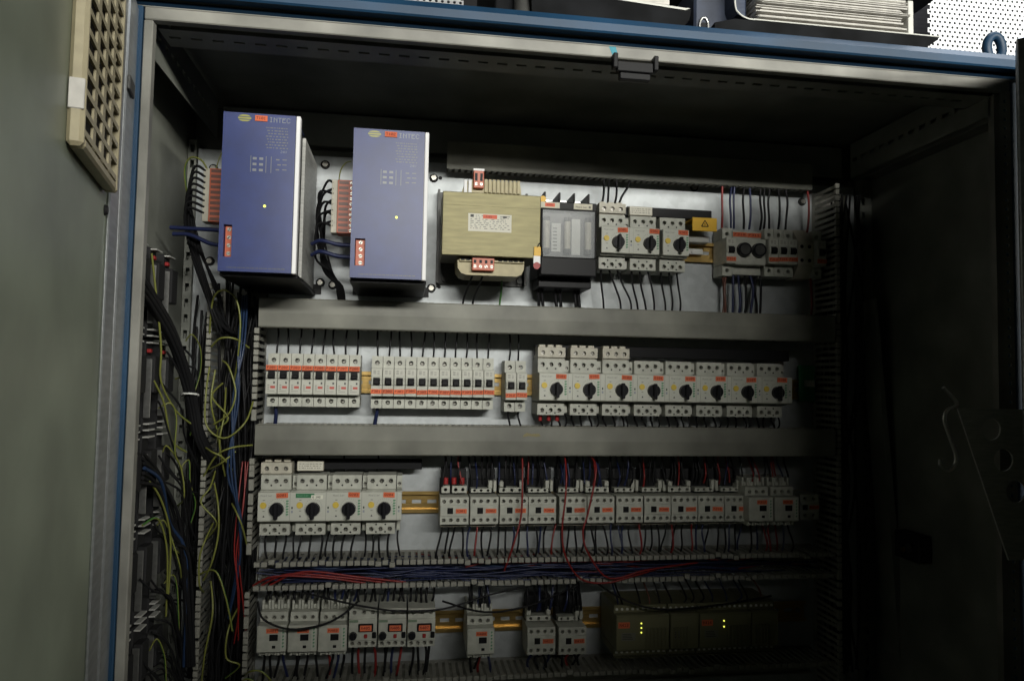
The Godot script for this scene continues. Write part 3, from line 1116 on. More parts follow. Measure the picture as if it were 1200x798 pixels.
func build_contactors():
	var protos = [make_mini(0), make_mini(1), make_mini(2)]
	var used = [false, false, false]
	var xs = [277, 324, 371, 417, 467, 513, 561, 608, 654, 700, 746]
	var list = []
	for i in 11:
		list.append([xs[i] + 6.5, -207.0, 0 if i == 0 else (1 if i in [2, 5, 8] else 2), "small grey contactor with orange tag, %s from the brass rail in the long row" % ORD[i], "K3%02d" % (i + 1), "long row of small contactors"])
	list.append([425, -411.0, 1, "small grey contactor of the lower pair, on the single contactor's side", "K411", "lower pair of small contactors"])
	list.append([475.5, -412.5, 2, "small grey contactor of the lower pair, on the olive relays' side", "K412", "lower pair of small contactors"])
	for q in list:
		var o = protos[q[2]]
		if used[q[2]]:
			o = copy(o, at(q[0], q[1], 0), q[3])
			o.get_node("code_tag").mesh = tag_mesh(q[4], 17, 6.6)
			o.get_node("code_tag").rotation.z = rng.randf_range(-0.05, 0.05)
		else:
			o.position = at(q[0], q[1], 0)
			o.set_meta("label", q[3])
			put_tag(o, q[4], 17, 6.6, Vector3(10.5, -0.2, 64.4))
			used[q[2]] = true
		o.set_meta("group", q[5])
	var proto = make_contactor()
	var first = true
	var cl = [[17, -387, "K401", "grey contactor beside the duct teeth, first of the lower three"], [61, -388, "K402", "grey contactor in the middle of the lower three"], [104.5, -389, "K403", "grey contactor beside the overload relays, last of the lower three"],
		[326.5, -401, "K404", "single grey contactor standing alone between two stretches of brass rail"], [783, -205, "K312", "larger grey contactor with green side print ending the long row"], [828, -205, "K313", "larger grey contactor next to the dim end relay"]]
	for q in cl:
		var o = proto
		if first:
			o.position = at(q[0], q[1], 0)
			o.set_meta("label", q[3])
			put_tag(o, q[2], 17, 6.4, Vector3(1, 12, 86.2))
		else:
			o = copy(proto, at(q[0], q[1], 0), q[3])
			o.get_node("code_tag").mesh = tag_mesh(q[2], 17, 6.4)
		o.set_meta("group", "larger contactors")
		first = false
	# the two in the upper row are slimmer, sit lower on the rail
	var ov = make_overload()
	for i in 3:
		var lab: String = ["grey overload relay beside the lower three contactors", "grey overload relay between its two twins", "grey overload relay beside the open brass rail"][i]
		var o = ov
		if i > 0:
			o = copy(ov, at(148.5 + 43.6 * i, -376 - i, 0), lab)
			o.get_node("code_tag").mesh = tag_mesh("K4%02d" % (i + 5), 17, 8)
		else:
			o.position = at(148.5, -376, 0)
			o.set_meta("label", lab)
			put_tag(o, "K405", 17, 8, Vector3(4.5, 1.5, 88.6))
		o.set_meta("group", "three overload relays")
	# dim plug-in relay ending the upper contactor row
	var r = thing("plug_relay", "dim grey plug-in relay ending the long contactor row beside the dark duct", "relay", at(882, -206, 0))
	var st = mb()
	well_block(st, -17, 17, 8, 21, 9, 60, [-8, 8], 14, 3.2, 5)
	well_block(st, -17, 17, -21, -8, 9, 60, [-8, 8], -14, 3.2, 5)
	box(st, -17, 17, -7.8, 7.8, 9, 62, 0.6)
	part("body", done(st, M.plastic), r)
	screws(r, [-8, 8], 14, 56, 2.8)
	screws(r, [-8, 8], -14, 56, 2.8)
	st = mb()
	box(st, -13, -5, -4, 4, 61.8, 64, 0.5)
	part("test_window", done(st, M.black), r)
	put_tag(r, "K314", 17, 6, Vector3(7, 0, 63.3))
	# olive relay modules
	var img = Image.create(96, 96, false, Image.FORMAT_RGB8)
	img.fill(lin(0.17, 0.165, 0.09))
	for k in 6:
		img.fill_rect(Rect2i(42 + k * 9, 30, 1, 44), Color(0.42, 0.42, 0.34))
	for k in 3:
		img.fill_rect(Rect2i(42, 38 + k * 13, 46, 1), Color(0.40, 0.40, 0.32))
	img.fill_rect(Rect2i(8, 46, 26, 24), Color(0.44, 0.44, 0.40))
	for k in 4:
		img.fill_rect(Rect2i(10, 49 + k * 5, 16 + (k * 7) % 6, 2), Color(0.24, 0.24, 0.2))
	var om = print_mat(img, 0.5)
	var mods = [[536, 622, 3, "olive relay module with three lit dots, beside the brass rail", "K413", 42.0], [624, 670, 0, "narrow olive relay module between the two with lit dots", "", 0.0], [672, 758, 2, "olive relay module with two lit dots", "K414", 42.0], [760, 804, 0, "narrow olive relay module at the dark end of the row", "", 0.0]]
	for q in mods:
		var c = thing("relay_module", q[3], "relay module", at((q[0] + q[1]) / 2.0, -391, 0), "olive safety relay modules")
		var w: float = (q[1] - q[0]) / 2.0
		var n = int(w * 2 / 8.2)
		var hx = []
		for k in n:
			hx.append(-w + (k + 0.5) * w * 2 / n)
		st = mb()
		well_block(st, -w, w, 28, 39, 9, 86, hx, 33, 2.2, 5)
		box(st, -w, w, -27, 27.6, 9, 100, 1)
		well_block(st, -w, w, -38, -27.4, 9, 86, hx, -33, 2.2, 5)
		part("housing", done(st, M.olive), c)
		st = mb()
		box(st, -1.9, 1.9, -1.6, 1.6, 82, 87.2, 0.4)
		var plug = done(st, M.card)
		for x in hx:
			part("terminal_plug", plug, c, Vector3(x, 33, 0))
			part("terminal_plug", plug, c, Vector3(x, -33, 0))
		part("front_print", print_quad(-w + 1, w - 1, -24, 24, 100.06, om), c)
		for k in (6 if q[2] > 0 else 5):
			var rx = (4.0 if q[2] > 0 else -w + 3) + k * (w - 6) / 6.0 * (1.0 if q[2] > 0 else 2.0)
			st = mb()
			box(st, rx, rx + 3.2, -23, 8, 100.2, 102.2, 0.5)
			part("rib", done(st, M.olive), c)
		for yy in [30.5, -30.5]:
			st = mb()
			box(st, -w + 0.6, w - 0.6, yy - 9.5, yy - 8.2 if yy > 0 else yy - 8.6, 86, 92, 0.3)
			part("terminal_ledge", done(st, M.olive), c)
		if q[4] != "":
			put_tag(c, q[4], 18, 9, Vector3(-w + 12, 13, 101.4))
		for k in q[2]:
			st = mb()
			cyl(st, Vector3(-3, 15 - k * (7 if q[2] == 3 else 9), 99.5), Vector3(-3, 15 - k * (7 if q[2] == 3 else 9), 101.2), 1.3, 1.0, 10)
			part("indicator_led", done(st, M.led), c)

# ---------------------------------------------------------------- top row: supplies, transformer, fuse switch
func supply_print() -> StandardMaterial3D:
	var img = Image.create(200, 440, false, Image.FORMAT_RGB8)
	img.fill(lin(0.012, 0.027, 0.135))
	var n = FastNoiseLite.new()
	n.seed = 92
	n.frequency = 0.012
	for y in 440:
		for x in 200:
			var k = 1.0 + 0.10 * n.get_noise_2d(x, y)
			var c = img.get_pixel(x, y)
			img.set_pixel(x, y, Color(c.r * k, c.g * k, c.b * k))
	var ink = Color(0.47, 0.48, 0.49)
	var gold = Color(0.56, 0.55, 0.24)
	for y in range(-9, 10):
		var half = int(sqrt(1.0 - y * y / 100.0) * 19)
		if absi(y) in [3, 4] and half > 4:
			continue
		img.fill_rect(Rect2i(58 - half, 14 + y, half * 2, 1), gold)
	write(img, "INTEC", 126, 8, ink, 2)
	var lr = RandomNumberGenerator.new()
	lr.seed = 17
	for r in 8:
		var x = 118 + (r % 3) * 3
		while x < 178:
			var l = lr.randi_range(3, 9)
			img.fill_rect(Rect2i(x, 36 + r * 8, mini(l, 180 - x), 3), ink.darkened(0.25))
			x += l + lr.randi_range(2, 4)
	write(img, "24V", 160, 100, ink, 1)
	for r in 3:
		for c in 2:
			img.fill_rect(Rect2i(84 + c * 18, 122 + r * 16, 11, 7), ink)
		img.fill_rect(Rect2i(148 + (r % 2) * 4, 124 + r * 14, 10, 4), ink.darkened(0.2))
		img.fill_rect(Rect2i(166, 124 + r * 14, 12, 3), ink.darkened(0.2))
	for x in [78, 120, 134]:
		img.fill_rect(Rect2i(x, 118, 2, 46), ink.darkened(0.1))
	for k in 40:
		img.fill_rect(Rect2i(24 + k * 4, 428, 2 + (k * 7) % 3, 3), ink.darkened(0.35))
	var m = print_mat(img, 0.38)
	m.metallic_specular = 0.5
	m.resource_name = "supply_front"
	return m

func build_supply(x0, x1, y0, y1, zf, win: Rect2, term: Array, led: Vector2, label, m):
	var s = thing("power_supply", label, "power supply", at(x0, y0, 0), "blue power supplies")
	var w: float = x1 - x0
	var h: float = y1 - y0
	# housing behind the cover
	var st = mb()
	box(st, 1.5, w - 1.5, 1, h - 1, 6, zf - 14, 0.8)
	part("housing", done(st, M.softblack), s)
	st = mb()
	box(st, w - 1.4, w + 3.6, 4, h - 6, 5, zf * 0.66, 0.5)
	part("side_plate", done(st, M.bracket), s)
	st = mb()
	box(st, -1, w + 7, -5, 0.4, 2, zf * 0.93, 0.6)
	box(st, -9, w + 16, -3, h * 0.06, 0.5, 3)
	part("base_tray", done(st, M.black), s)
	# front cover with a real window for the lower terminals
	st = mb()
	var wx0: float = win.position.x - x0
	var wx1: float = win.end.x - x0
	var wy0: float = win.position.y - y0
	var wy1: float = win.end.y - y0
	var uvp = func(x, y): return Vector2(x / w, 1.0 - y / h)
	for q in [[0, w, 0, wy0], [0, w, wy1, h], [0, wx0, wy0, wy1], [wx1, w, wy0, wy1]]:
		quad(st, Vector3(q[0], q[2], zf), Vector3(q[1], q[2], zf), Vector3(q[1], q[3], zf), Vector3(q[0], q[3], zf),
			[uvp.call(q[0], q[2]), uvp.call(q[1], q[2]), uvp.call(q[1], q[3]), uvp.call(q[0], q[3])])
	var cov = done(st, m)
	st = mb()
	box(st, 0, 1.4, 0, h, zf - 205, zf - 0.1)
	box(st, 1.4, w, h - 1.4, h, zf - 80, zf - 0.1)
	box(st, 1.4, w, 0, 1.4, zf - 60, zf - 0.1)
	box(st, w - 1.4, w, 1.4, h - 1.4, zf - 13.5, zf - 0.1)
	for q in [[wx0 - 0.5, wx1 + 0.5, wy0 - 1, wy0], [wx0 - 0.5, wx1 + 0.5, wy1, wy1 + 1], [wx0 - 0.5, wx0, wy0, wy1], [wx1, wx1 + 0.5, wy0, wy1]]:
		box(st, q[0], q[1], q[2], q[3], zf - 9, zf - 0.15)
	part("front_cover", join(cov, st, M.psublue), s)
	st = mb()
	box(st, w + 0.4, w + 6, -0.5, h, zf - 12, zf + 0.4, 0.8)
	part("edge_strip", done(st, M.white), s)
	# lower terminals seen through the window
	st = mb()
	box(st, wx0 + 0.6, wx1 - 0.6, wy0 + 0.6, wy1 - 0.6, zf - 13.5, zf - 6, 0.5)
	var plug = part("output_terminals", done(st, M.redplug), s)
	for k in 4:
		part("terminal_screw", screw_mesh(2.9), plug, Vector3((wx0 + wx1) / 2.0 + 0.5, lerpf(wy0, wy1, (k + 0.5) / 4.0), zf - 5.4), Vector3(0, 0, 0.4 * k))
	# plug strip on the flank
	var tx0: float = term[0] - x0
	var ty0: float = term[1] - y0
	var ty1: float = term[2] - y0
	var tz: float = term[3]
	st = mb()
	box(st, tx0 + 8.6, -0.2, ty0, ty1, tz - 26, tz, 0.6)
	var strip = part("plug_strip", done(st, M.redplug), s)
	st = mb()
	box(st, tx0, tx0 + 8.4, ty0, ty1, tz - 24, tz - 1, 0.6)
	part("cream_edge", done(st, M.cream), strip)
	for k in 10:
		var yy = lerpf(ty0, ty1, (k + 0.5) / 10.0)
		part("terminal_screw", screw_mesh(2.5), strip, Vector3(-5.5, yy, tz + 0.5), Vector3(0, 0, 0.5 * k))
		st = mb()
		box(st, tx0 + 10.5, -9.5, yy - 2.2, yy + 2.2, tz - 0.4, tz + 0.25)
		part("wire_entry", done(st, M.wirebrown), strip)
	st = mb()
	cyl(st, Vector3(led.x - x0, led.y - y0, zf - 1), Vector3(led.x - x0, led.y - y0, zf + 0.9), 2.1, 1.6, 12)
	part("indicator_led", done(st, M.led), s)
	put_tag(s, "T101" if x0 < 0 else "T102", w * 0.17, 7.5, Vector3(w * 0.52, h - 6.5, zf + 1.1), -0.01)
	return s

func build_transformer():
	var t = thing("transformer", "brass-coloured steel-core transformer with white rating label and red terminals", "transformer", at(250, 156, 0))
	var st = mb()
	box(st, -2, 148, 0, 155, 0.3, 4, 0.6)
	box(st, -2, 1.5, 0, 155, 4, 24)
	box(st, 144.5, 148, 0, 155, 4, 24)
	part("mounting_foot", done(st, M.darksteel), t)
	for p in [[12, 9], [138, 9], [12, 146], [138, 146]]:
		st = mb()
		cyl(st, Vector3(p[0], p[1], 4), Vector3(p[0], p[1], 5.5), 8, 8, 14)
		cyl(st, Vector3(p[0], p[1], 5.5), Vector3(p[0], p[1], 11), 5.5, 5, 6)
		part("bolt", done(st, M.darksteel), t)
	st = mb()
	for k in 30:
		var z = 42.0 + k * 2.7
		box(st, 2, 148, 29.5, 124.5, z, z + 2.3)
	part("laminations", done(st, M.lamination), t)
	st = mb()
	box(st, 1, 151, 28.5, 125, 124, 130, 0.9)
	box(st, 3, 149, 104.5, 105.6, 130, 130.5)
	part("front_yoke", done(st, M.core), t)
	# coil bobbin below and above the core
	st = mb()
	var low = []
	for q in [[26, 28], [27, 12], [32, 5], [40, 2], [118, 2], [125, 5], [129, 12], [130, 28]]:
		low.append(Vector2(q[0], q[1]))
	prism_z(st, low, 50, 112)
	part("coil", done(st, M.bobbin), t)
	st = mb()
	var up = []
	for q in [[30, 126], [33, 138], [38, 148], [43, 151], [118, 151], [123, 146], [125, 126]]:
		up.append(Vector2(q[0], q[1]))
	prism_z(st, up, 50, 104)
	part("coil", done(st, M.bobbin), t)
	for k in 9:
		st = mb()
		box(st, 66 + k * 6.4, 70.6 + k * 6.4, 132, 153, 104.2, 107, 0.5)
		part("coil_rib", done(st, M.bobbin), t)
	for k in 2:
		st = mb()
		box(st, 34 + k * 7, 39 + k * 7, 129, 150, 104.2, 109, 0.6)
		part("lug", done(st, M.white), t)
	st = mb()
	box(st, 29, 129, 22, 28.2, 50, 116, 0.5)
	part("terminal_carrier", done(st, M.bobbin), t)
	for k in 12:
		if k in [3, 4, 5, 6]:
			continue
		st = mb()
		box(st, 31 + k * 8.2, 37 + k * 8.2, 23.5, 27, 116, 116.4)
		part("empty_slot", done(st, M.black), t)
	var lower = block_terminal(t, 48, 82, 8, 28, 122, 4)
	lower.set_meta("label", "four-pole red terminal block under the core")
	block_terminal(t, 48.5, 64.5, 137, 164, 112, 2)
	# rating label
	var img = Image.create(160, 68, false, Image.FORMAT_RGB8)
	img.fill(Color(0.80, 0.79, 0.74))
	var lr = RandomNumberGenerator.new()
	lr.seed = 5
	for r in 8:
		var x = 8 + (20 if r < 2 else 0)
		while x < 148:
			var l = lr.randi_range(3, 12)
			if not (r < 2 and x > 50 and x < 110):
				img.fill_rect(Rect2i(x, 6 + r * 7, l, 3), Color(0.5, 0.5, 0.47))
			x += l + lr.randi_range(3, 14)
	img.fill_rect(Rect2i(8, 4, 12, 10), Color(0.2, 0.2, 0.2))
	img.fill_rect(Rect2i(128, 6, 14, 7), Color(0.15, 0.15, 0.15))
	img.fill_rect(Rect2i(54, 3, 52, 15), Color(0.80, 0.36, 0.24))
	write(img, "T103", 64, 7, Color(0.4, 0.1, 0.06))
	part("rating_label", print_quad(40, 106, 66, 93, 130.15, print_mat(img, 0.6)), t)

func block_terminal(parent, x0, x1, y0, y1, z, n):
	var st = mb()
	box(st, x0, x1, y0, y1, z - 20, z, 0.8)
	var b = part("terminal_block", done(st, M.redplug), parent)
	for k in n:
		var x = lerpf(x0, x1, (k + 0.5) / n)
		part("terminal_screw", screw_mesh(2.6), b, Vector3(x, y0 + 6, z + 0.6), Vector3(0, 0, k))
		st = mb()
		box(st, x - 2, x + 2, y0 + 11, y1 - 4, z - 0.2, z + 0.25)
		part("wire_entry", done(st, M.black), b)
	st = mb()
	box(st, x0 - 0.5, x1 + 0.5, y1 + 0.2, y1 + 3.5, z - 20, z - 1)
	part("marking_strip", done(st, M.white), b)
	return b

func build_fuse_switch():
	var f = thing("fuse_switch", "black fuse switch with three fuses behind a clear window", "fuse switch", at(407, 149, 0))
	var st = mb()
	box(st, 0, 96, 16, 138, 6, 78, 1.5)
	box(st, 1.5, 93, 16, 46, 78, 92, 2)
	box(st, 2, 92, 121, 124, 78, 91, 0.8)
	box(st, 2, 4.5, 46, 121, 78, 92, 0.8)
	box(st, 89.5, 92, 46, 121, 78, 92, 0.8)
	box(st, 3, 91, 0, 15.6, 6, 66, 1.5)
	part("housing", done(st, M.black), f)
	for k in 4:
		st = mb()
		box(st, 12 + k * 24.5, 15 + k * 24.5, 138.2, 158, 6, 60, 0.6)
		part("barrier", done(st, M.black), f)
	for k in 3:
		st = mb()
		box(st, 19 + k * 24.5, 33 + k * 24.5, 139, 153, 12, 26, 0.8)
		part("terminal_lug", done(st, M.steel), f)
	st = mb()
	box(st, 5, 89, 47, 120, 78.4, 79.4)
	part("carrier", done(st, M.darksteel), f)
	for k in 3:
		var x = 12.0 + k * 34.0
		st = mb()
		cyl(st, Vector3(x, 60, 85), Vector3(x, 104, 85), 5.2, 5.2, 14)
		var fu = done(st, M.cream)
		st = mb()
		cyl(st, Vector3(x, 53, 85), Vector3(x, 60, 85), 5.6, 5.6, 14)
		cyl(st, Vector3(x, 104, 85), Vector3(x, 111, 85), 5.6, 5.6, 14)
		part("fuse", join(fu, st, M.darksteel), f)
	st = mb()
	box(st, 21, 36, 56, 102, 79.6, 81)
	part("data_card", done(st, M.card), f)
	st = mb()
	box(st, 54, 68, 52, 110, 79.6, 81)
	part("data_card", done(st, M.card), f)
	st = mb()
	for r in 7:
		box(st, 23, 30 + (r * 5) % 5, 60 + r * 5.5, 61.5 + r * 5.5, 81, 81.2)
	part("card_print", done(st, M.softblack), f)
	st = mb()
	box(st, 4.6, 89.4, 46.4, 120.6, 90.4, 91.4)
	part("window", done(st, M.clear), f)
	for p in [[3, 125, 34, 136, "tag"], [57, 125, 88, 136, "name"]]:
		var img = Image.create(64, 24, false, Image.FORMAT_RGB8)
		img.fill(Color(0.78, 0.76, 0.68))
		if p[4] == "tag":
			img.fill_rect(Rect2i(14, 3, 34, 14), Color(0.85, 0.38, 0.26))
			write(img, "Q101", 20, 6, Color(0.4, 0.1, 0.06))
		else:
			write(img, "Moeller", 6, 9, Color(0.3, 0.3, 0.28))
			img.fill_rect(Rect2i(52, 8, 7, 8), Color(0.4, 0.4, 0.38))
		st = mb()
		box(st, p[0], p[2], p[1], p[3], 78.2, 80.4, 0.3)
		var l = part("name_plate", done(st, M.card), f)
		part("plate_print", print_quad(p[0] + 0.5, p[2] - 0.5, p[1] + 0.5, p[3] - 0.5, 80.46, print_mat(img, 0.6)), l)
	st = mb()
	cyl(st, Vector3(7, 141, 70), Vector3(7, 141, 78), 5.5, 5.2, 14)
	part("release_button", done(st, M.yellow), f)
	# hanging tag in front of the switch, beside the transformer
	var t = thing("hanging_tag", "small yellow, white and red tag hanging between transformer and fuse switch", "tag", at(396, 186, 132))
	st = mb()
	box(st, -5, 5.5, 2, 16, -0.7, 0.7, 0.3)
	part("yellow_end", done(st, M.yellow), t)
	st = mb()
	box(st, -5.6, 5, -10, 2, -0.7, 0.7, 0.3)
	part("white_middle", done(st, M.white), t)
	st = mb()
	cyl(st, Vector3(-0.5, -13, -0.8), Vector3(-0.5, -13, 0.9), 5.4, 5.4, 14)
	part("red_end", done(st, M.red), t)
	st = mb()
	tube(st, [Vector3(0, 15, 0), Vector3(4, 22, -1), Vector3(8, 16, -6), Vector3(12, 6, -20)], 0.9)
	part("string", done(st, M.wireblack), t)

func build_top_right():
	var w = thing("warning_plate", "yellow plate with black lightning triangle over the brass rail", "warning sign", at(697, 267, 8.8))
	var st = mb()
	box(st, -20, 20, 9, 11, 0, 44)
	box(st, -22, 21.5, -11.5, 11.5, 44.3, 47, 0.5)
	part("plate", done(st, M.yellow), w)
	st = mb()
	for k in 3:
		var a = Vector2(0, 7).rotated(TAU * k / 3.0)
		var b = Vector2(0, 7).rotated(TAU * (k + 1) / 3.0)
		var d = (b - a).normalized().orthogonal() * 0.8
		prism_z(st, [a + d, b + d, b - d, a - d], 47, 47.2)
	prism_z(st, [Vector2(0.4, 3.2), Vector2(-1.6, -0.2), Vector2(0.0, -0.2), Vector2(-0.5, -2.8), Vector2(1.5, 0.6), Vector2(0.1, 0.6)], 47, 47.2)
	part("triangle", done(st, M.black), w)
	var c = thing("end_bracket", "clear-grey end clamp on the brass rail beneath the yellow warning plate", "end clamp", at(697, 228, 8.8))
	st = mb()
	box(st, -18, 18, 13, 24, 0, 22, 1)
	part("clamp", done(st, M.bracket), c)
	st = mb()
	box(st, -14, 14, -5, 5, 0.2, 6, 1)
	cyl(st, Vector3(-6, 0, 6), Vector3(-6, 0, 9), 3, 3, 10)
	part("plug", done(st, M.tie), c)
	var f = thing("fuse_holder", "grey holder with two round dark fuse caps beside the trio of breakers", "fuse holder", at(778, 224, 0))
	st = mb()
	box(st, -27.5, 27.5, -23, 22, 9, 58, 1)
	box(st, -26, 26, 22.4, 38, 9, 44, 0.8)
	box(st, -26, 26, -38, -23.4, 9, 42, 0.8)
	part("body", done(st, M.plastic), f)
	for x in [-13.2, 13.2]:
		st = mb()
		cyl(st, Vector3(x, 2, 58), Vector3(x, 2, 66), 12.6, 11.6, 22)
		var cap = done(st, M.dial)
		st = mb()
		cyl(st, Vector3(x, 2, 66), Vector3(x, 2, 66.6), 8.6, 8.6, 18)
		cyl(st, Vector3(x - 3, 5, 66.6), Vector3(x - 3, 5, 67.4), 1.8, 1.8, 8)
		part("fuse_cap", join(cap, st, M.darksteel), f)
	put_tag(f, "F310", 25, 7.5, Vector3(-13, 31, 45.2))
	put_tag(f, "F311", 25, 7.5, Vector3(13, 30.6, 45.2))
	var t = thing("terminal_block", "cream feed-through terminal block between breaker trio and dim last breaker", "terminal block", at(882, 226, 0))
	st = mb()
	prism_x(st, [Vector2(-42, 9), Vector2(-42, 34), Vector2(-20, 52), Vector2(20, 52), Vector2(44, 34), Vector2(44, 9)], -14, 14)
	part("body", done(st, M.cream), t)
	st = mb()
	for x in [-7, 7]:
		cyl(st, Vector3(x, 12, 51), Vector3(x, 12, 52.3), 3.2, 3.2, 10)
		cyl(st, Vector3(x, -12, 51), Vector3(x, -12, 52.3), 3.2, 3.2, 10)
	part("screw_wells", done(st, M.black), t)
	var p = thing("circuit_board", "dark green terminal board beside the last motor switch", "circuit board", at(915, 2, 0))
	st = mb()
	box(st, -26, 4, -32, 32, 14, 16)
	box(st, -20, -16, -30, 30, 0.4, 14)
	part("board", done(st, M.pcb), p)
	for k in 5:
		st = mb()
		box(st, -16 + k * 3.4, -14 + k * 3.4, -6, 6, 16.1, 24, 0.4)
		part("pin_block", done(st, M.tie), p)

# ---------------------------------------------------------------- left wall fuse blocks
func build_wall_blocks():
	var proto = null
	var rows = ["the top", "the second", "the third", "the fourth", "the lowest"]
	var places = ["outermost", "middle", "innermost"]
	for r in 5:
		for k in 3:
			var lab = "dark red-tabbed block with shiny strip on the side wall, %s of %s tier" % [places[k], rows[r]]
			var pos = at(-153.4, 104 - r * 122, 258 - k * 55)
			if proto == null:
				proto = thing("wall_fuse_block", lab, "fuse block", pos, "dark fuse blocks on the side wall")
				proto.set_meta("base_name", "wall_fuse_block")
				proto.rotation.y = PI / 2
				var st = mb()
				box(st, -13, 13, -58, 60, 0, 22, 1.5)
				box(st, -13, 13, -8, 40, 22, 34, 1.5)
				part("body", done(st, M.softblack), proto)
				st = mb()
				box(st, -15, -13.2, -40, 36, 22.5, 31, 0.5)
				part("shiny_strip", done(st, M.steel), proto)
				st = mb()
				box(st, -10, -2, 44, 49, 22.2, 27, 0.8)
				part("red_tab", done(st, M.red), proto)
				for y in [57, -48, -56]:
					st = mb()
					box(st, -12, 12, y - 1, y + 1, 22.1, 30, 0.3)
					part("edge_plate", done(st, M.bracket), proto)
			else:
				var o = copy(proto, pos, lab)
				if r > 1:
					o.get_node("red_tab").free()
					o.set_meta("label", lab.replace("red-tabbed ", ""))

# ---------------------------------------------------------------- wires
var mass = null
func wire(pts, r, m, label, group, n = 6):
	if mass != null:
		tube(mass, pts, r, n, 5)
		return null
	var st = mb()
	tube(st, pts, r, n, 5)
	var colour = {M.wireblack: "black", M.wireblue: "dark blue", M.wirered: "red", M.wirebrown: "brown", M.wirelight: "light blue", M.wiregreen: "green"}[m]
	if label.begins_with("~"):
		label = colour + label.substr(1)
		group = colour + " " + group
	return one(colour.replace(" ", "_") + "_wire", done(st, m), label, "wire", at(0, 0, 0), group)

func stuff_wires(called, label, m):
	var o = one(called, done(mass, m), label, "wires", at(0, 0, 0))
	o.set_meta("kind", "stuff")
	mass = null

func earth_wire(pts, r, label, group):
	var st = mb()
	var st2 = mb()
	tube(st, pts, r * 0.68, 6, 6, st2)
	return one("earth_wire", join(done(st, M.wireyellow), st2, M.wiregreen), label, "wire", at(0, 0, 0), group)

func j(a) -> float:
	return rng.randf_range(-a, a)

func drop(x, y0, z0, y1, z1, r, m, label, group, sway = 3.0, x1 = 1e9):
	var xe: float = x if x1 > 1e8 else x1
	var s = j(sway)
	wire([Vector3(x, y0, z0), Vector3(lerpf(x, xe, 0.25) + s, lerpf(y0, y1, 0.3), lerpf(z0, z1, 0.4) + j(sway)), Vector3(lerpf(x, xe, 0.8) + s * 0.8, lerpf(y0, y1, 0.7), z1 + 3 + j(sway)), Vector3(xe, y1, z1)], r, m, label, group)

func pick(list):
	return list[rng.randi() % list.size()]

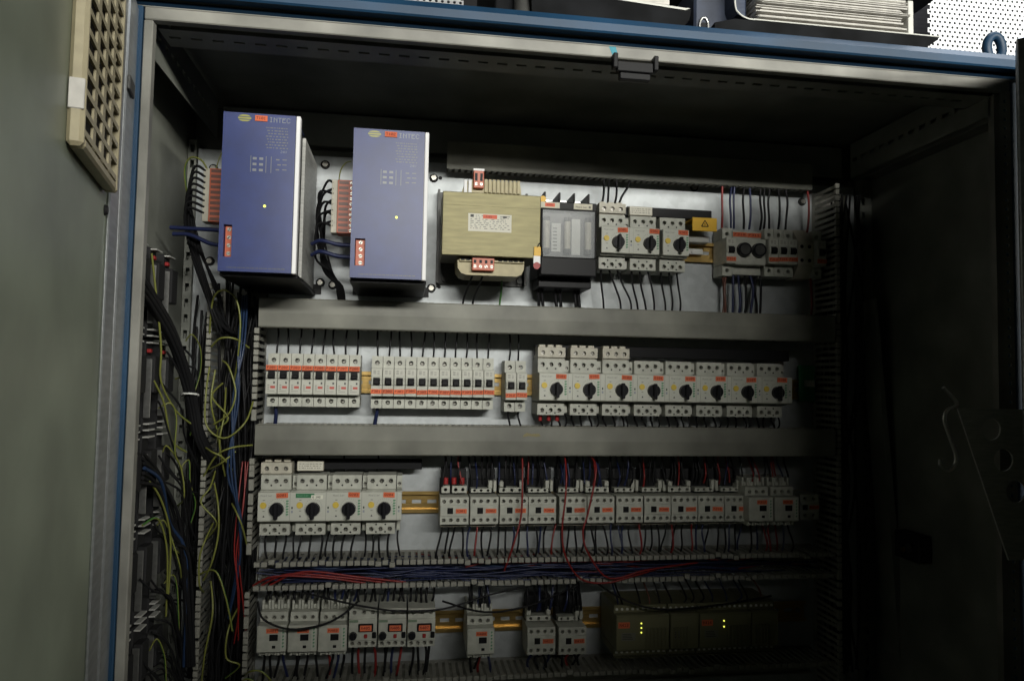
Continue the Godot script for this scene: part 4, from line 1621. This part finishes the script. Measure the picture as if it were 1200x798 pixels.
func build_wires():
	# row of breakers: feeds from the upper duct
	for i in 8:
		drop(17.65 * i + 2 + j(3), 80, 34, 33, 36, 1.5, M.wireblack, "thin black wire from the lidded duct into a breaker tagged above its switch", "wires into the first eight breakers", 1.8, 17.65 * i + 2)
	for i in 11:
		drop(157.9 + 17.65 * i + j(4), 80, 34, 32, 36, 1.5, M.wireblack, "thin black wire from the lidded duct into one of the eleven breakers", "wires into the eleven breakers", 1.8, 157.9 + 17.65 * i)
	for i in 2:
		drop(369.5 + 17.65 * i + j(3), 80, 34, 29, 36, 1.5, M.wireblack, "thin black wire from the lidded duct into the breaker pair", "wires of the breaker pair", 1.5)
		drop(369.5 + 17.65 * i, -51, 34, -76, 30, 1.6, M.wireblack, "thin black wire leaving the breaker pair downwards", "wires of the breaker pair", 3, 373.5 + 17.65 * i)
	wire([Vector3(2, -47, 30), Vector3(3, -60, 28), Vector3(1, -78, 22)], 3.0, M.wireblue, "dark blue feed wire under the first breaker", "")
	wire([Vector3(160, -48, 30), Vector3(158, -60, 28), Vector3(155, -78, 22)], 3.0, M.wireblue, "dark blue feed wire under the eleven breakers", "")
	# eight motor switches
	for i in 8:
		var x: float = 435.1 + 53.6 * i
		for k in 3:
			var xx = x - 14 + k * 14
			drop(xx, -55, 42, -78, 34, 1.7, M.wireblack, "black wire under a motor switch beside the breakers", "wires under the eight motor switches", 3, xx + 6 + j(4))
			if i == 0:
				var st = mb()
				cyl(st, Vector3(xx, -66, 43), Vector3(xx, -56.2, 44), 3.2, 3.2, 10)
				one("red_sleeve", done(st, M.red), "red wire sleeve under the motor switch beside the breaker pair", "wire sleeve", at(0, 0, 0), "three red sleeves")
		drop(x + 27, -54, 36, -78, 30, 1.5, M.wireblack, "black wire under a side contact of the motor switches", "side contact wires", 4, x + 30)
	# four motor switches
	for i in 4:
		var x: float = 12.0 + 52.7 * i
		for k in 3:
			var xx = x - 14 + k * 14
			drop(xx, -240, 42, -282, 46, 1.7, M.wireblack, "black wire from one of the four motor switches into the open duct", "wires under the four motor switches", 3.5, xx + j(5) - 2)
		drop(x + 27, -238, 34, -282, 40, 1.5, M.wireblack, "black wire from a side contact of the four motor switches", "side contact wires below", 4, x + 27 + j(5))
		if i > 0:
			drop(x - 8 + j(5), -114, 40, -150, 18, 1.4, M.wireblack, "black wire dropping behind the four motor switches", "wires above the four motor switches", 4)
	# top row
	for x in [[527, 531], [537, 541], [549, 551], [556, 574]]:
		drop(x[1] - 6 + j(3), 338, 40, 296, 42, 1.9, M.wireblack, "black wire from the roof duct into the feed block of the top row", "wires above the top-row motor switches", 2, x[0] - 6)
	for q in [[520, 527], [534, 556], [548, 574], [573, 587], [587, 601], [601, 614], [624, 634], [638, 644], [652, 659]]:
		drop(q[0], 185, 44, 112, 40, 1.7, M.wireblack, "black wire from a top-row motor switch down to the lidded duct", "wires under the top-row motor switches", 3, q[1])
	for q in [[303, 293], [318, 308]]:
		drop(q[0], 165, 112, 112, 30, 1.7, M.wireblack, "black wire from the red transformer terminals down to the duct", "transformer wires", 3, q[1])
	drop(352, 160, 60, 112, 30, 1.6, M.wiregreen, "green earth wire below the transformer", "", 2)
	for k in 6:
		var x = 414.0 + (k / 2) * 31.0 + (k % 2) * 7.0
		drop(x, 152, 40, 110, 34, 2.9, M.wireblack, "thick black wire leaving the fuse switch downwards", "thick wires of the fuse switch", 2, x + 4)
	for q in [[735, "wirered"], [752, "wireblue"], [757, "wireblue"], [775, "wireblack"], [785, "wireblue"], [805, "wireblack"], [812, "wireblack"], [822, "wireblack"], [838, "wireblack"], [852, "wireblack"], [893, "wirered"]]:
		drop(q[0], 338, 40, 266, 38, 2.1, M[q[1]], "~ wire from the roof duct into the dim breakers of the top row", "wires above the dim breakers", 4)
	for q in [[738, "wirebrown"], [744, "wirebrown"], [757, "wireblue"], [766, "wireblue"], [778, "wireblack"], [788, "wireblue"], [800, "wireblack"], [806, "wireblack"], [900, "wirered"]]:
		drop(q[0], 186, 36, 112, 34, 2.3, M[q[1]], "~ wire from the dim breakers of the top row down to the duct", "wires under the dim breakers", 5)
	# long contactor row
	for i in 13:
		var x: float = 283.0 + i * 46.2
		var k = 0
		while k < 5:
			var xx = x - 18 + k * 7.8 + j(2)
			var c = pick([M.wireblack, M.wireblack, M.wireblack, M.wireblue, M.wirered, M.wireblue])
			drop(xx + j(6), -114, 30 + j(14), -171 + j(4), 40 + j(8), 1.4 if c != M.wireblack else 1.8, c, "~ wire from the lidded duct down into the long contactor row", "wires above the long contactor row", 5, xx)
			k += 1
		for m in 4:
			var xx = x - 17 + m * 10.4
			var c = pick([M.wireblack, M.wireblack, M.wireblack, M.wireblue, M.wirered])
			drop(xx, -233, 40, -284, 44 + j(14), 1.6, c, "~ wire from the long contactor row into the open duct", "wires under the long contactor row", 4, xx - 3 + j(8))
	for k in 3:
		var st = mb()
		cyl(st, Vector3(270 + k * 13, -168, 42), Vector3(270 + k * 13, -158, 42), 4, 4, 10)
		one("red_sleeve", done(st, M.red), "red wire sleeve on the first contactor of the long row", "wire sleeve", at(0, 0, 0), "red sleeves at the first contactor")
	var loops = [[[459, -118, 60], [456, -150, 88], [454, -185, 92], [449, -230, 95], [454, -270, 96], [479, -307, 94], [520, -315, 92], [568, -306, 88], [615, -300, 70]],
		[[500, -120, 60], [504, -140, 88], [491, -205, 92], [482, -237, 95], [492, -270, 95], [526, -308, 92], [588, -298, 86], [680, -292, 70]],
		[[390, -118, 60], [388, -160, 78], [386, -215, 80], [372, -262, 86], [362, -300, 70]]]
	for l in loops:
		var pts = []
		for p in l:
			pts.append(Vector3(p[0], p[1], p[2]))
		wire(pts, 1.5, M.wirered, "long loose red wire hanging in front of the contactor row", "loose red wires")
	# wires lying in the open duct
	for k in 52:
		var m = M.wireblue
		var what = "blue"
		if k % 9 == 0:
			m = M.wirered
			what = "red"
		elif k % 11 == 5:
			m = M.wirelight
			what = "light blue"
		var x0 = -16.0 + rng.randf() * 60.0 if k % 3 else 200.0 + rng.randf() * 300.0
		var x1 = x0 + rng.randf_range(250, 760)
		x1 = minf(x1, 905)
		var y = lerpf(-312, -286, rng.randf())
		var z = rng.randf_range(14, 72)
		var pts = []
		for i in 8:
			pts.append(Vector3(lerpf(x0, x1, i / 7.0), clampf(y + j(6), -314, -284), clampf(z + j(8), 8, 78)))
		wire(pts, 1.15, m, "thin %s wire lying along the open duct" % what, "%s wires in the open duct" % what)
	for k in 3:
		wire([Vector3(-14 + k * 12, -312, 74), Vector3(20 + k * 20, -296 + k * 3, 86), Vector3(90 + k * 25, -300, 84), Vector3(150 + k * 30, -313, 70)], 1.5, M.wirered, "loose red wire bowed out of the open duct near the teeth", "bowed red wires")
	# lower row
	for q in [[17, 3, -348], [61, 3, -349], [104.5, 3, -350], [148.5, 3, -352], [192, 3, -353], [235.5, 3, -354], [326.5, 4, -362], [425, 5, -372], [475.5, 5, -374]]:
		for k in q[1] + 2:
			var xx: float = q[0] - 17 + k * 34.0 / (q[1] + 1)
			var c = pick([M.wireblack, M.wireblack, M.wireblack, M.wireblue])
			drop(xx + j(5), -314, 40 + j(10), q[2] + 4, 48 + j(6), 1.9, c, "~ wire from the open duct into the lower row of devices", "wires above the lower row", 5, xx)
	for q in [[17, -412], [61, -413], [104.5, -414], [148.5, -404], [192, -405], [235.5, -406], [326.5, -426], [425, -436], [475.5, -437]]:
		for k in 4:
			var xx: float = q[0] - 14 + k * 9.4
			var c = pick([M.wireblack, M.wireblack, M.wireblack, M.wireblue, M.wireblack, M.wirered])
			drop(xx, q[1], 52, -462, 44, 2.0, c, "~ wire from the lower row of devices into the lowest duct", "wires under the lower row", 5, xx + j(7))
	for l in [[[-3, -330, 92], [8, -352, 104], [46, -366, 108], [90, -362, 106], [118, -350, 104], [140, -335, 90]], [[60, -322, 80], [120, -332, 100], [167, -341, 104], [205, -346, 103], [268, -348, 92], [345, -331, 80], [424, -319, 70]], [[268, -346, 60], [330, -352, 100], [400, -345, 96], [480, -322, 74]], [[500, -312, 60], [540, -336, 96], [600, -352, 110], [700, -348, 110], [790, -338, 104]]]:
		var pts = []
		for p in l:
			pts.append(Vector3(p[0], p[1], p[2]))
		wire(pts, 1.6, M.wireblack, "loose black cable drooping across the lower row of devices", "drooping black cables")
	for k in 14:
		var x = 540.0 + k * 18.5
		drop(x + j(8), -314, 40, -352, 80, 1.5, pick([M.wireblack, M.wireblue, M.wirebrown, M.wireblue]), "~ wire from the open duct to the olive relay modules", "wires above the olive relays", 8)
	# vertical duct: dense dark wires and the loose green-yellow ones
	mass = mb()
	for k in 60:
		var x = lerpf(-78, -26, rng.randf())
		var z = rng.randf_range(8, 66)
		var c = pick([M.wireblack, M.wireblack, M.wireblack, M.wireblue, M.wireblack])
		var top = rng.randf_range(40, 150) if k % 3 else rng.randf_range(-160, 60)
		var pts = []
		for i in 8:
			pts.append(Vector3(clampf(x + j(9), -82, -24), lerpf(top, -500, i / 7.0), clampf(z + j(14), 6, 82)))
		wire(pts, 2.0, c, "", "")
	stuff_wires("wire_mass", "dense mass of black wires filling the open vertical duct", M.wireblack)
	for k in 3:
		var x = -36.0 + k * 4.0
		wire([Vector3(x, -130, 70), Vector3(x + j(4), -190, 84), Vector3(x - 4 + j(3), -260, 88), Vector3(x + j(6), -330, 82), Vector3(x + j(6), -400, 60)], 1.1, M.wirered, "thin red wire running down the vertical duct beside the teeth", "red wires in the vertical duct")
	for k in 3:
		wire([Vector3(-40 - k * 3, 120, 60), Vector3(-34 - k * 4, 40, 100), Vector3(-46 + k * 4, -40, 104), Vector3(-40 - k * 5, -140, 102), Vector3(-30, -260 + k * 20, 90), Vector3(-48, -360, 70)], 1.7, M.wirelight, "light blue wire standing proud of the vertical duct", "light blue wires in the vertical duct")
	var gy = [
		[[-88, 60, 80], [-79, 108, 104], [-64, 122, 110], [-46, 111, 112], [-38, 80, 112], [-40, 34, 106], [-50, -10, 80]],
		[[-83, 10, 92], [-83, -30, 106], [-80, -74, 108], [-54, -92, 110], [-27, -70, 108], [-22, -40, 80]],
		[[-66, 20, 90], [-52, 10, 108], [-41, -26, 110], [-49, -56, 110], [-72, -73, 100]],
		[[-82, 40, 90], [-66, 52, 106], [-46, 52, 104], [-30, 40, 84]],
		[[-74, 6, 96], [-76, -40, 104], [-70, -80, 90]],
		[[-88, -150, 80], [-66, -118, 104], [-44, -106, 108], [-20, -104, 86]],
		[[-80, -140, 80], [-58, -128, 104], [-40, -112, 100]],
		[[-72, -160, 84], [-60, -190, 106], [-58, -230, 108], [-66, -270, 106], [-82, -300, 84]],
		[[-46, -190, 84], [-34, -200, 106], [-26, -220, 104], [-24, -250, 80]],
		[[-86, -290, 88], [-60, -282, 106], [-44, -320, 108], [-36, -370, 96]],
		[[-70, -300, 90], [-62, -340, 106], [-72, -400, 100], [-80, -450, 80]],
		[[-20, -440, 80], [-8, -425, 104], [8, -424, 108], [22, -440, 104], [26, -470, 80]],
		[[-28, -460, 84], [-16, -436, 104], [0, -440, 106], [6, -470, 84]],
		[[-84, -108, 90], [-70, -112, 110], [-56, -120, 108], [-46, -140, 90]],
		[[-64, -20, 70], [-58, -60, 100], [-62, -100, 104], [-58, -150, 80]]]
	for k in 4:
		var y = -60.0 - k * 100.0 + j(20)
		var x = rng.randf_range(-80, -30)
		gy.append([[x, y + 30, 70], [x + j(10), y + 10, 96 + j(6)], [clampf(x + j(26), -84, -24), y - 20 + j(10), 100 + j(6)], [clampf(x + j(26), -84, -24), y - 46 + j(12), 96 + j(6)], [clampf(x + j(20), -84, -24), y - 70, 70]])
	for l in gy:
		var pts = []
		for p in l:
			pts.append(Vector3(p[0], p[1], p[2]))
		earth_wire(pts, 2.0, "loose green-yellow earth wire looping out of the vertical duct", "loose green-yellow wires")
	# bundle from the side wall
	for k in 9:
		var a = TAU * k / 9.0
		var dx = cos(a) * 5.5
		var dy = sin(a) * 8.0
		wire([Vector3(-117 + dx, 122 + dy * 2, 322), Vector3(-114 + dx, 96 + dy, 268), Vector3(-110 + dx, 58 + dy, 198), Vector3(-106 + dx, 16 + dy * 0.6, 150), Vector3(-100 + dx, -40 + dy * 0.5, 112), Vector3(-94 + dx, -86 + dy, 96), Vector3(-80 + dx, -130 + dy, 70)], 3.2, M.wireblack, "thick black cable in the tied bundle along the side wall", "tied black cables")
	var st = mb()
	for k in 12:
		var a = TAU * k / 12.0
		var b = TAU * (k + 1) / 12.0
		cyl(st, Vector3(cos(a) * 10.5, sin(a) * 2, sin(a) * 12), Vector3(cos(b) * 10.5, sin(b) * 2, sin(b) * 12), 1.5, 1.5, 6)
	one("cable_tie", done(st, M.tie), "white cable tie round the black cable bundle by the side wall", "cable tie", at(-101, -30, 118))
	for l in [[[-118, 150, 250], [-112, 40, 220], [-116, -10, 200], [-108, -50, 160], [-96, -70, 130]], [[-120, -10, 215], [-114, -40, 190], [-112, -90, 160], [-100, -110, 130]], [[-122, -120, 250], [-112, -160, 200], [-108, -220, 160], [-110, -300, 150]], [[-118, -190, 240], [-112, -190, 200], [-108, -240, 170], [-112, -330, 150]]]:
		var pts = []
		for p in l:
			pts.append(Vector3(p[0], p[1], p[2]))
		earth_wire(pts, 2.0, "green-yellow earth wire hanging along the dark side wall", "earth wires on the side wall")
	for k in 9:
		var y = 60.0 - k * 52.0 + j(16)
		var z = rng.randf_range(70, 190)
		earth_wire([Vector3(-122, y, z), Vector3(-112 + j(4), y + 10 + j(8), z + j(12)), Vector3(-106 + j(5), y - 14 + j(10), z - 18), Vector3(-104 + j(6), y - 52 + j(12), z - 26), Vector3(-108 + j(6), y - 86 + j(10), z * 0.7)], 1.6, "green-yellow earth wire hanging along the dark side wall", "earth wires on the side wall")
	for k in 7:
		wire([Vector3(-118 + j(3), -100 - k * 6, 250), Vector3(-114 + j(4), -130 - k * 4, 200), Vector3(-108 + j(5), -180 - k * 8, 150), Vector3(-98 + j(6), -260, 120), Vector3(-96 + j(8), -420, 90)], 2.4, M.wirelight if k == 3 else M.wireblack, "~ cable hanging down beside the fuse blocks", "cables beside the fuse blocks")
	mass = mb()
	for k in 34:
		var y = rng.randf_range(-420, 90)
		var z = rng.randf_range(60, 230)
		wire([Vector3(-122 + j(4), y, z), Vector3(-112 + j(5), y - 12 + j(14), z - 14), Vector3(-106 + j(7), y - 50 + j(20), z * 0.7 + 10), Vector3(-104 + j(8), y - 110 + j(30), z * 0.4 + 20), Vector3(-92 + j(6), y - 150 + j(30), 40 + j(20))], 1.5, M.wireblack, "", "")
	for k in 26:
		var x = rng.randf_range(-130, -94)
		var y = rng.randf_range(-160, 130)
		wire([Vector3(x, y, 20 + j(10)), Vector3(x + j(7), y - 90, 24 + j(14)), Vector3(x + j(7), y - 190, 24 + j(14)), Vector3(x + j(5), y - 320, 20 + j(8))], 2.0, M.wireblack, "", "")
	stuff_wires("wire_tangle", "tangle of thin black wires between the side wall and the vertical duct", M.wireblack)
	# power supply wiring
	for k in 8:
		var y = 286.0 - k * 8.6
		wire([Vector3(-84, y, 148), Vector3(-100 - k * 1.2, y + 6, 146), Vector3(-112 - j(3), y - 26, 130), Vector3(-104 + j(6), 190 - k * 5, 110), Vector3(-78 + j(6), 120 - k * 8, 90), Vector3(-60 + j(14), 60, 60)], 1.9, M.wireblack, "black wire looping from the side plug of the power supply at the wall", "wires of the power supply at the wall")
	for k in 9:
		var y = 284.0 - k * 8.0
		wire([Vector3(91, y, 128), Vector3(78 - (k % 3) * 5, y + 4 - (k % 2) * 12, 112), Vector3(62 + (k % 4) * 4, y - 40, 84), Vector3(74 + (k % 3) * 5, 168 - k, 70), Vector3(96 + j(5), 140, 60), Vector3(100 + j(8), 108, 44)], 1.9, M.wireblack, "black wire looping from the plug between the two power supplies", "wires between the power supplies")
	for q in [[-128, 203, -46, 200], [-124, 194, -46, 180]]:
		wire([Vector3(q[0], q[1], 150), Vector3(-100, q[1] - 1, 154), Vector3(-70, q[3] + 1, 158), Vector3(q[2] + 2, q[3], 160)], 3.0, M.wireblue, "blue lead plugged into the power supply at the wall", "blue supply leads")
	for q in [[62, 196, 124, 190], [62, 180, 124, 173]]:
		wire([Vector3(q[0], q[1] - 4, 128), Vector3(76, q[1], 138), Vector3(100, q[3] + 1, 140), Vector3(q[2] - 2, q[3], 142)], 3.0, M.wireblue, "blue lead plugged into the power supply beside the transformer", "blue supply leads")
	earth_wire([Vector3(-82, 288, 148), Vector3(-92, 302, 146), Vector3(-108, 306, 140), Vector3(-118, 290, 130), Vector3(-116, 250, 116), Vector3(-108, 170, 100)], 1.9, "green-yellow wire arching over the side plug at the wall", "")
	earth_wire([Vector3(-70, 290, 150), Vector3(-66, 304, 152), Vector3(-60, 318, 150), Vector3(-52, 330, 140)], 1.3, "thin green-yellow wire rising beside the power supply at the wall", "")
	earth_wire([Vector3(98, 289, 130), Vector3(100, 304, 128), Vector3(106, 318, 118), Vector3(112, 326, 100)], 1.4, "green-yellow wire rising from the plug between the power supplies", "")
	# dark duct at the right
	mass = mb()
	for k in 20:
		var x = lerpf(932, 980, rng.randf())
		var pts = []
		for i in 6:
			pts.append(Vector3(clampf(x + j(6), 930, 982), lerpf(330, -480, i / 5.0), rng.randf_range(12, 70)))
		wire(pts, 2.0, M.wireblack, "", "")
	stuff_wires("wire_mass", "mass of black wires in the vertical duct beyond the last breaker", M.wireblack)

# ---------------------------------------------------------------- right wall pieces
func build_right_pieces():
	var b = thing("holed_bracket", "grey triangular steel bracket with three round holes beside the half-open door", "bracket", at(991, -28, 380))
	var st = mb()
	var outline = PackedVector2Array([Vector2(-95, 2), Vector2(20, 0), Vector2(20, -190), Vector2(-26, -190)])
	for c in [[-48, -25], [-31, -64], [-14, -104]]:
		var hole = PackedVector2Array()
		for k in 20:
			var a = -TAU * k / 20.0
			hole.append(Vector2(c[0] + cos(a) * 14, c[1] + sin(a) * 14))
		# open the outline to each hole with a hair-thin slit
		var best = 0
		for i in 20:
			if hole[i].y > hole[best].y:
				best = i
		var top = Vector2(hole[best].x, 2.0 - (hole[best].x + 95) * 2.0 / 115.0)
		var idx = -1
		for i in outline.size():
			var p: Vector2 = outline[i]
			var q: Vector2 = outline[(i + 1) % outline.size()]
			if absf(p.y) < 3 and absf(q.y) < 3 and p.x < top.x and q.x > top.x:
				idx = i + 1
				break
		if idx < 0:
			continue
		var ins = [top - Vector2(0.05, 0)]
		for k in 20:
			ins.append(hole[(best + 20 - k) % 20] - (Vector2(0.05, 0) if k == 0 else Vector2.ZERO))
		ins.append(hole[best] + Vector2(0.05, 0))
		ins.append(top + Vector2(0.05, 0))
		for k in ins.size():
			outline.insert(idx + k, ins[k])
	prism_z(st, Array(outline), -1.2, 1.2)
	part("plate", done(st, M.bracket), b)
	st = mb()
	box(st, 20.2, 23, -190, 0, -10, 10)
	part("flange", done(st, M.bracket), b)
	st = mb()
	tube(st, [Vector3(-22, 26, 0), Vector3(-4, 8, 0), Vector3(-7, 2, 0), Vector3(-16, -2, 0), Vector3(-21, -14, 0), Vector3(-14, -36, 0), Vector3(-6, -58, 0), Vector3(-8, -72, 0), Vector3(-17, -78, 0), Vector3(-27, -72, 0), Vector3(-28, -64, 0)], 2.4, 8, 6)
	one("s_hook", done(st, M.steel), "bent steel hook hanging at the corner of the holed bracket", "hook", at(896, -27, 384))
	var l = thing("door_switch", "small black switch box low on the dark side panel", "switch", at(1047, -262, 110))
	l.rotation.y = -PI / 2
	st = mb()
	box(st, -30, 30, -22, 22, 0.3, 24, 2)
	part("housing", done(st, M.softblack), l)
	st = mb()
	cyl(st, Vector3(14, 0, 24), Vector3(14, 0, 30), 9, 8, 16)
	part("button", done(st, M.darksteel), l)
	st = mb()
	cyl(st, Vector3(-6, -6, 24), Vector3(-6, -6, 26), 4, 4, 12)
	part("lens", done(st, M.brass), l)

# ---------------------------------------------------------------- on top of the cabinet
func build_on_top():
	var e = thing("lifting_eye", "blue-painted lifting eye bolted on the cabinet roof corner", "lifting eye", at(1031, 459.4, 300))
	var st = mb()
	cyl(st, Vector3(0, 0, 0), Vector3(0, 9, 0), 13, 11, 18)
	part("collar", done(st, M.blue), e)
	st = mb()
	var ring = []
	for k in 17:
		var a = TAU * k / 16.0
		ring.append(Vector3(sin(a) * 12, 29 - cos(a) * 18, 0))
	tube(st, ring, 6.4, 10, 2)
	part("ring", done(st, M.blue), e)
	# binder lying flat with its sheets showing
	var b = thing("ring_binder", "black ring binder lying on the cabinet roof with thick white paper stack showing", "binder", at(600, 459.4, 120))
	st = mb()
	prism_z(st, [Vector2(-8, 0.3), Vector2(292, 0.3), Vector2(316, 17), Vector2(316, 19.5), Vector2(20, 19.5), Vector2(-8, 12)], 0, 212)
	part("lower_cover", done(st, M.binder), b)
	st = mb()
	box(st, 46, 318, 19.8, 21.6, 2, 213.5, 0.4)
	part("cover_edge", done(st, M.card), b)
	st = mb()
	prism_z(st, [Vector2(20, 100), Vector2(21, 40), Vector2(26, 28), Vector2(36, 22), Vector2(46, 20.2), Vector2(36, 19.8), Vector2(23, 26), Vector2(18, 40), Vector2(17, 100)], 4, 213)
	part("spine_sheet", done(st, M.binderblue), b)
	st = mb()
	tube(st, [Vector3(18.5, 100, 213), Vector3(19.5, 40, 213), Vector3(25, 27, 213), Vector3(36, 21, 213), Vector3(47, 20, 213)], 1.3)
	part("spine_edge", done(st, M.card), b)
	st = mb()
	prism_z(st, [Vector2(60, 84), Vector2(315, 76), Vector2(316, 79), Vector2(60, 88)], 0, 214)
	part("upper_cover", done(st, M.binder), b)
	var y = 22.0
	var k2 = 0
	while y < 80:
		var t = rng.randf_range(0.8, 2.6)
		st = mb()
		box(st, 58 + j(4), 272 + j(8), y, y + t, 10, 203 + j(5), 0.3)
		part("paper_sheaf", done(st, M.paper), b)
		y += t + 0.2
		k2 += 1
	st = mb()
	box(st, 280, 288, 22, 76, 60, 200, 0.6)
	box(st, 292, 297, 24, 70, 40, 180, 0.6)
	part("loose_divider", done(st, M.card), b)
	var b2 = thing("ring_binder", "black ring binder lying on the roof with curled lower cover and no label", "binder", at(352, 459.4, 110))
	st = mb()
	prism_z(st, [Vector2(0, 0.3), Vector2(196, 0.3), Vector2(212, 22), Vector2(214, 36), Vector2(206, 33), Vector2(90, 40), Vector2(-2, 46)], 0, 205)
	part("lower_cover", done(st, M.binder), b2)
	st = mb()
	prism_z(st, [Vector2(90, 40.5), Vector2(206, 33.6), Vector2(213, 37), Vector2(206, 36.5), Vector2(92, 43)], 0, 206)
	part("cover_edge", done(st, M.card), b2)
	st = mb()
	box(st, -6, 210, 60, 63, 0, 204)
	part("upper_cover", done(st, M.binder), b2)
	st = mb()
	box(st, 20, 190, 47, 59.5, 10, 190, 1)
	part("paper_stack", done(st, M.paper), b2)
	st = mb()
	cyl(st, Vector3(-12, 4, 196), Vector3(-12, 44, 186), 11, 10, 14)
	part("rolled_label", done(st, M.darksteel), b2)
	var b3 = thing("ring_binder", "blue-grey ring binder with metal finger hole standing behind the black ones", "binder", at(575, 459.4, 100))
	st = mb()
	box(st, 0, 75, 0.3, 285, -60, 205, 3)
	part("spine", done(st, M.binderblue), b3)
	st = mb()
	var hole = []
	for k in 17:
		var a = TAU * k / 16.0
		hole.append(Vector3(13 + sin(a) * 6.2, 19 + cos(a) * 12, 206))
	tube(st, hole, 1.8, 8, 2)
	part("finger_ring", done(st, M.steel), b3)
	st = mb()
	cyl(st, Vector3(13, 19, 204), Vector3(13, 19, 205.3), 6, 6, 14)
	part("finger_hole", done(st, M.black), b3)
	var b4 = thing("ring_binder", "dark narrow binder standing upright beside the perforated panel", "binder", at(306, 459.4, 100))
	st = mb()
	box(st, 0, 40, 0.3, 300, -80, 190, 2)
	part("spine", done(st, M.binder), b4)
	# white perforated panel behind the cabinet
	var p = thing("perforated_panel", "bright white perforated metal panel rising behind the cabinet roof", "panel", at(150, 470, -150))
	for seg in [[0, 150, 215, 275], [400, 560, 230, 300], [1130, 1420, 200, 370]]:
		st = mb()
		var px = 11.6
		var py = 10.0
		var rows = int((seg[3] - seg[2]) / py)
		for r in rows:
			var sh = 0.0 if r % 2 == 0 else px / 2.0
			var n = int((seg[1] - seg[0]) / px)
			for c in n:
				var x: float = seg[0] + c * px + sh
				var yy: float = seg[2] + r * py
				hole_cell(st, x, x + px, yy, yy + py, 0, x + px / 2.0, yy + py / 2.0, 3.0, 1.5, 8)
		part("perforated_sheet", done(st, M.white), p)
	st = mb()
	box(st, -20, 1500, 180, 420, -60, -56)
	part("backing_sheet", done(st, M.black), p)

# ---------------------------------------------------------------- lamps, floor and a shading cabinet added across the aisle
func lamp(called, label, pos: Vector3, aim: Vector3, w, h, energy, col: Color):
	var l = thing(called, label, "lamp", pos)
	l.look_at_from_position(pos, aim, Vector3.UP)
	var st = mb()
	box(st, -w * 500 - 20, w * 500 + 20, -h * 500 - 20, h * 500 + 20, 4, 70, 6)
	part("housing", done(st, M.white), l)
	st = mb()
	box(st, -w * 500, w * 500, -h * 500, h * 500, 0.5, 3.6)
	part("diffuser", done(st, M.lampglow), l)
	var a = AreaLight3D.new()
	a.name = "lamp_light"
	a.area_size = Vector2(w, h)
	a.area_normalize_energy = true
	a.light_energy = energy
	a.light_color = col
	a.shadow_enabled = true
	a.area_range = 12.0
	a.area_attenuation = 2.0
	l.add_child(a)
	a.position = Vector3(0, 0, -0.004)

func build_surroundings():
	var st = mb()
	box(st, -3000, 4000, FLOOR - 60, FLOOR, -1500, 5000)
	var f = MeshInstance3D.new()
	f.name = "floor"
	f.mesh = done(st, M.floorgrey)
	add_child(f)
	f.position = at(0, 0, 0)
	f.set_meta("kind", "structure")
	var c = thing("added_shading_cabinet", "unseen tall grey cabinet added across the aisle to shade the lower device rows", "cabinet", at(400, FLOOR, 2740))  # unseen occluder, added so the aisle lamp fades softly over the lower rows
	st = mb()
	box(st, -1900, 1900, 0, OPP_TOP - FLOOR, -230, 230, 6)
	part("body", done(st, M.door), c)
	for k in 4:
		st = mb()
		box(st, -1290 + k * 650, -1290 + k * 650 + 630, 90, OPP_TOP - FLOOR - 20, -246, -231, 3)
		var d = part("door", done(st, M.door), c)
		st = mb()
		box(st, -1290 + k * 650 + 590, -1290 + k * 650 + 612, 950, 1090, -262, -247, 3)
		part("handle", done(st, M.softblack), d)

const OPP_TOP := 692.0

func _ready():
	rng.seed = 20240611
	# camera
	var cam = Camera3D.new()
	cam.name = "camera"
	add_child(cam)
	cam.position = at(201.4, -1.1, 1219.0)
	cam.rotation = Vector3(deg_to_rad(3.095), deg_to_rad(-8.282), deg_to_rad(1.005))
	cam.fov = 49.93
	cam.near = 0.02
	cam.far = 60.0
	cam.current = true
	# surroundings and exposure
	var env = Environment.new()
	env.background_mode = Environment.BG_COLOR
	env.background_color = Color(0.018, 0.02, 0.022)
	env.tonemap_mode = Environment.TONE_MAPPER_LINEAR
	env.tonemap_exposure = 0.9
	env.sdfgi_enabled = true
	env.ssao_enabled = true
	env.ssil_enabled = true
	var we = WorldEnvironment.new()
	we.name = "world_environment"
	we.environment = env
	add_child(we)
	make_materials()
	make_tags()
	# lamps: the aisle luminaire that lights the cabinet, and the one over the cabinet row
	lamp("aisle_lamp", "long white ceiling lamp beyond the added cabinet across the aisle", at(950, 1080, 3500), at(500, 100, 0), 2.4, 0.2, 14.6, Color(1.0, 0.995, 0.965))
	lamp("door_fill_lamp", "unseen white fill lamp added further along the aisle to brighten the open door", at(3300, 880, 3500), at(-50, 0, 640), 1.2, 0.2, 10.5, Color(1.0, 0.995, 0.95))  # fill light added to brighten the inner face of the left door
	lamp("wall_lamp", "white ceiling lamp over the cabinet row", at(1500, 1330, 150), at(1400, 760, -150), 0.9, 0.2, 0.7, Color(0.93, 0.96, 1.0))
	# the setting, then the objects
	build_surroundings()
	build_cabinet()
	build_vent_grille()
	build_ducts()
	build_rails()
	var m = supply_print()
	build_supply(-47, 47, 136, 350, 215, Rect2(-41, 155, 10.5, 43), [-87, 214, 290, 150], Vector2(10, 225), "blue power supply with red plug strip nearest the side wall of fuse blocks", m)
	build_supply(122, 221, 137, 348, 190, Rect2(128, 154, 14, 38), [88, 210, 289, 130], Vector2(184, 224), "blue power supply with red plug strip beside the brass-coloured transformer", m)
	build_transformer()
	build_fuse_switch()
	build_top_right()
	build_motor_switches()
	build_breakers()
	build_contactors()
	build_wall_blocks()
	build_right_pieces()
	build_on_top()
	build_wires()
	for o in get_children():
		if o.has_meta("base_name"):
			o.remove_meta("base_name")
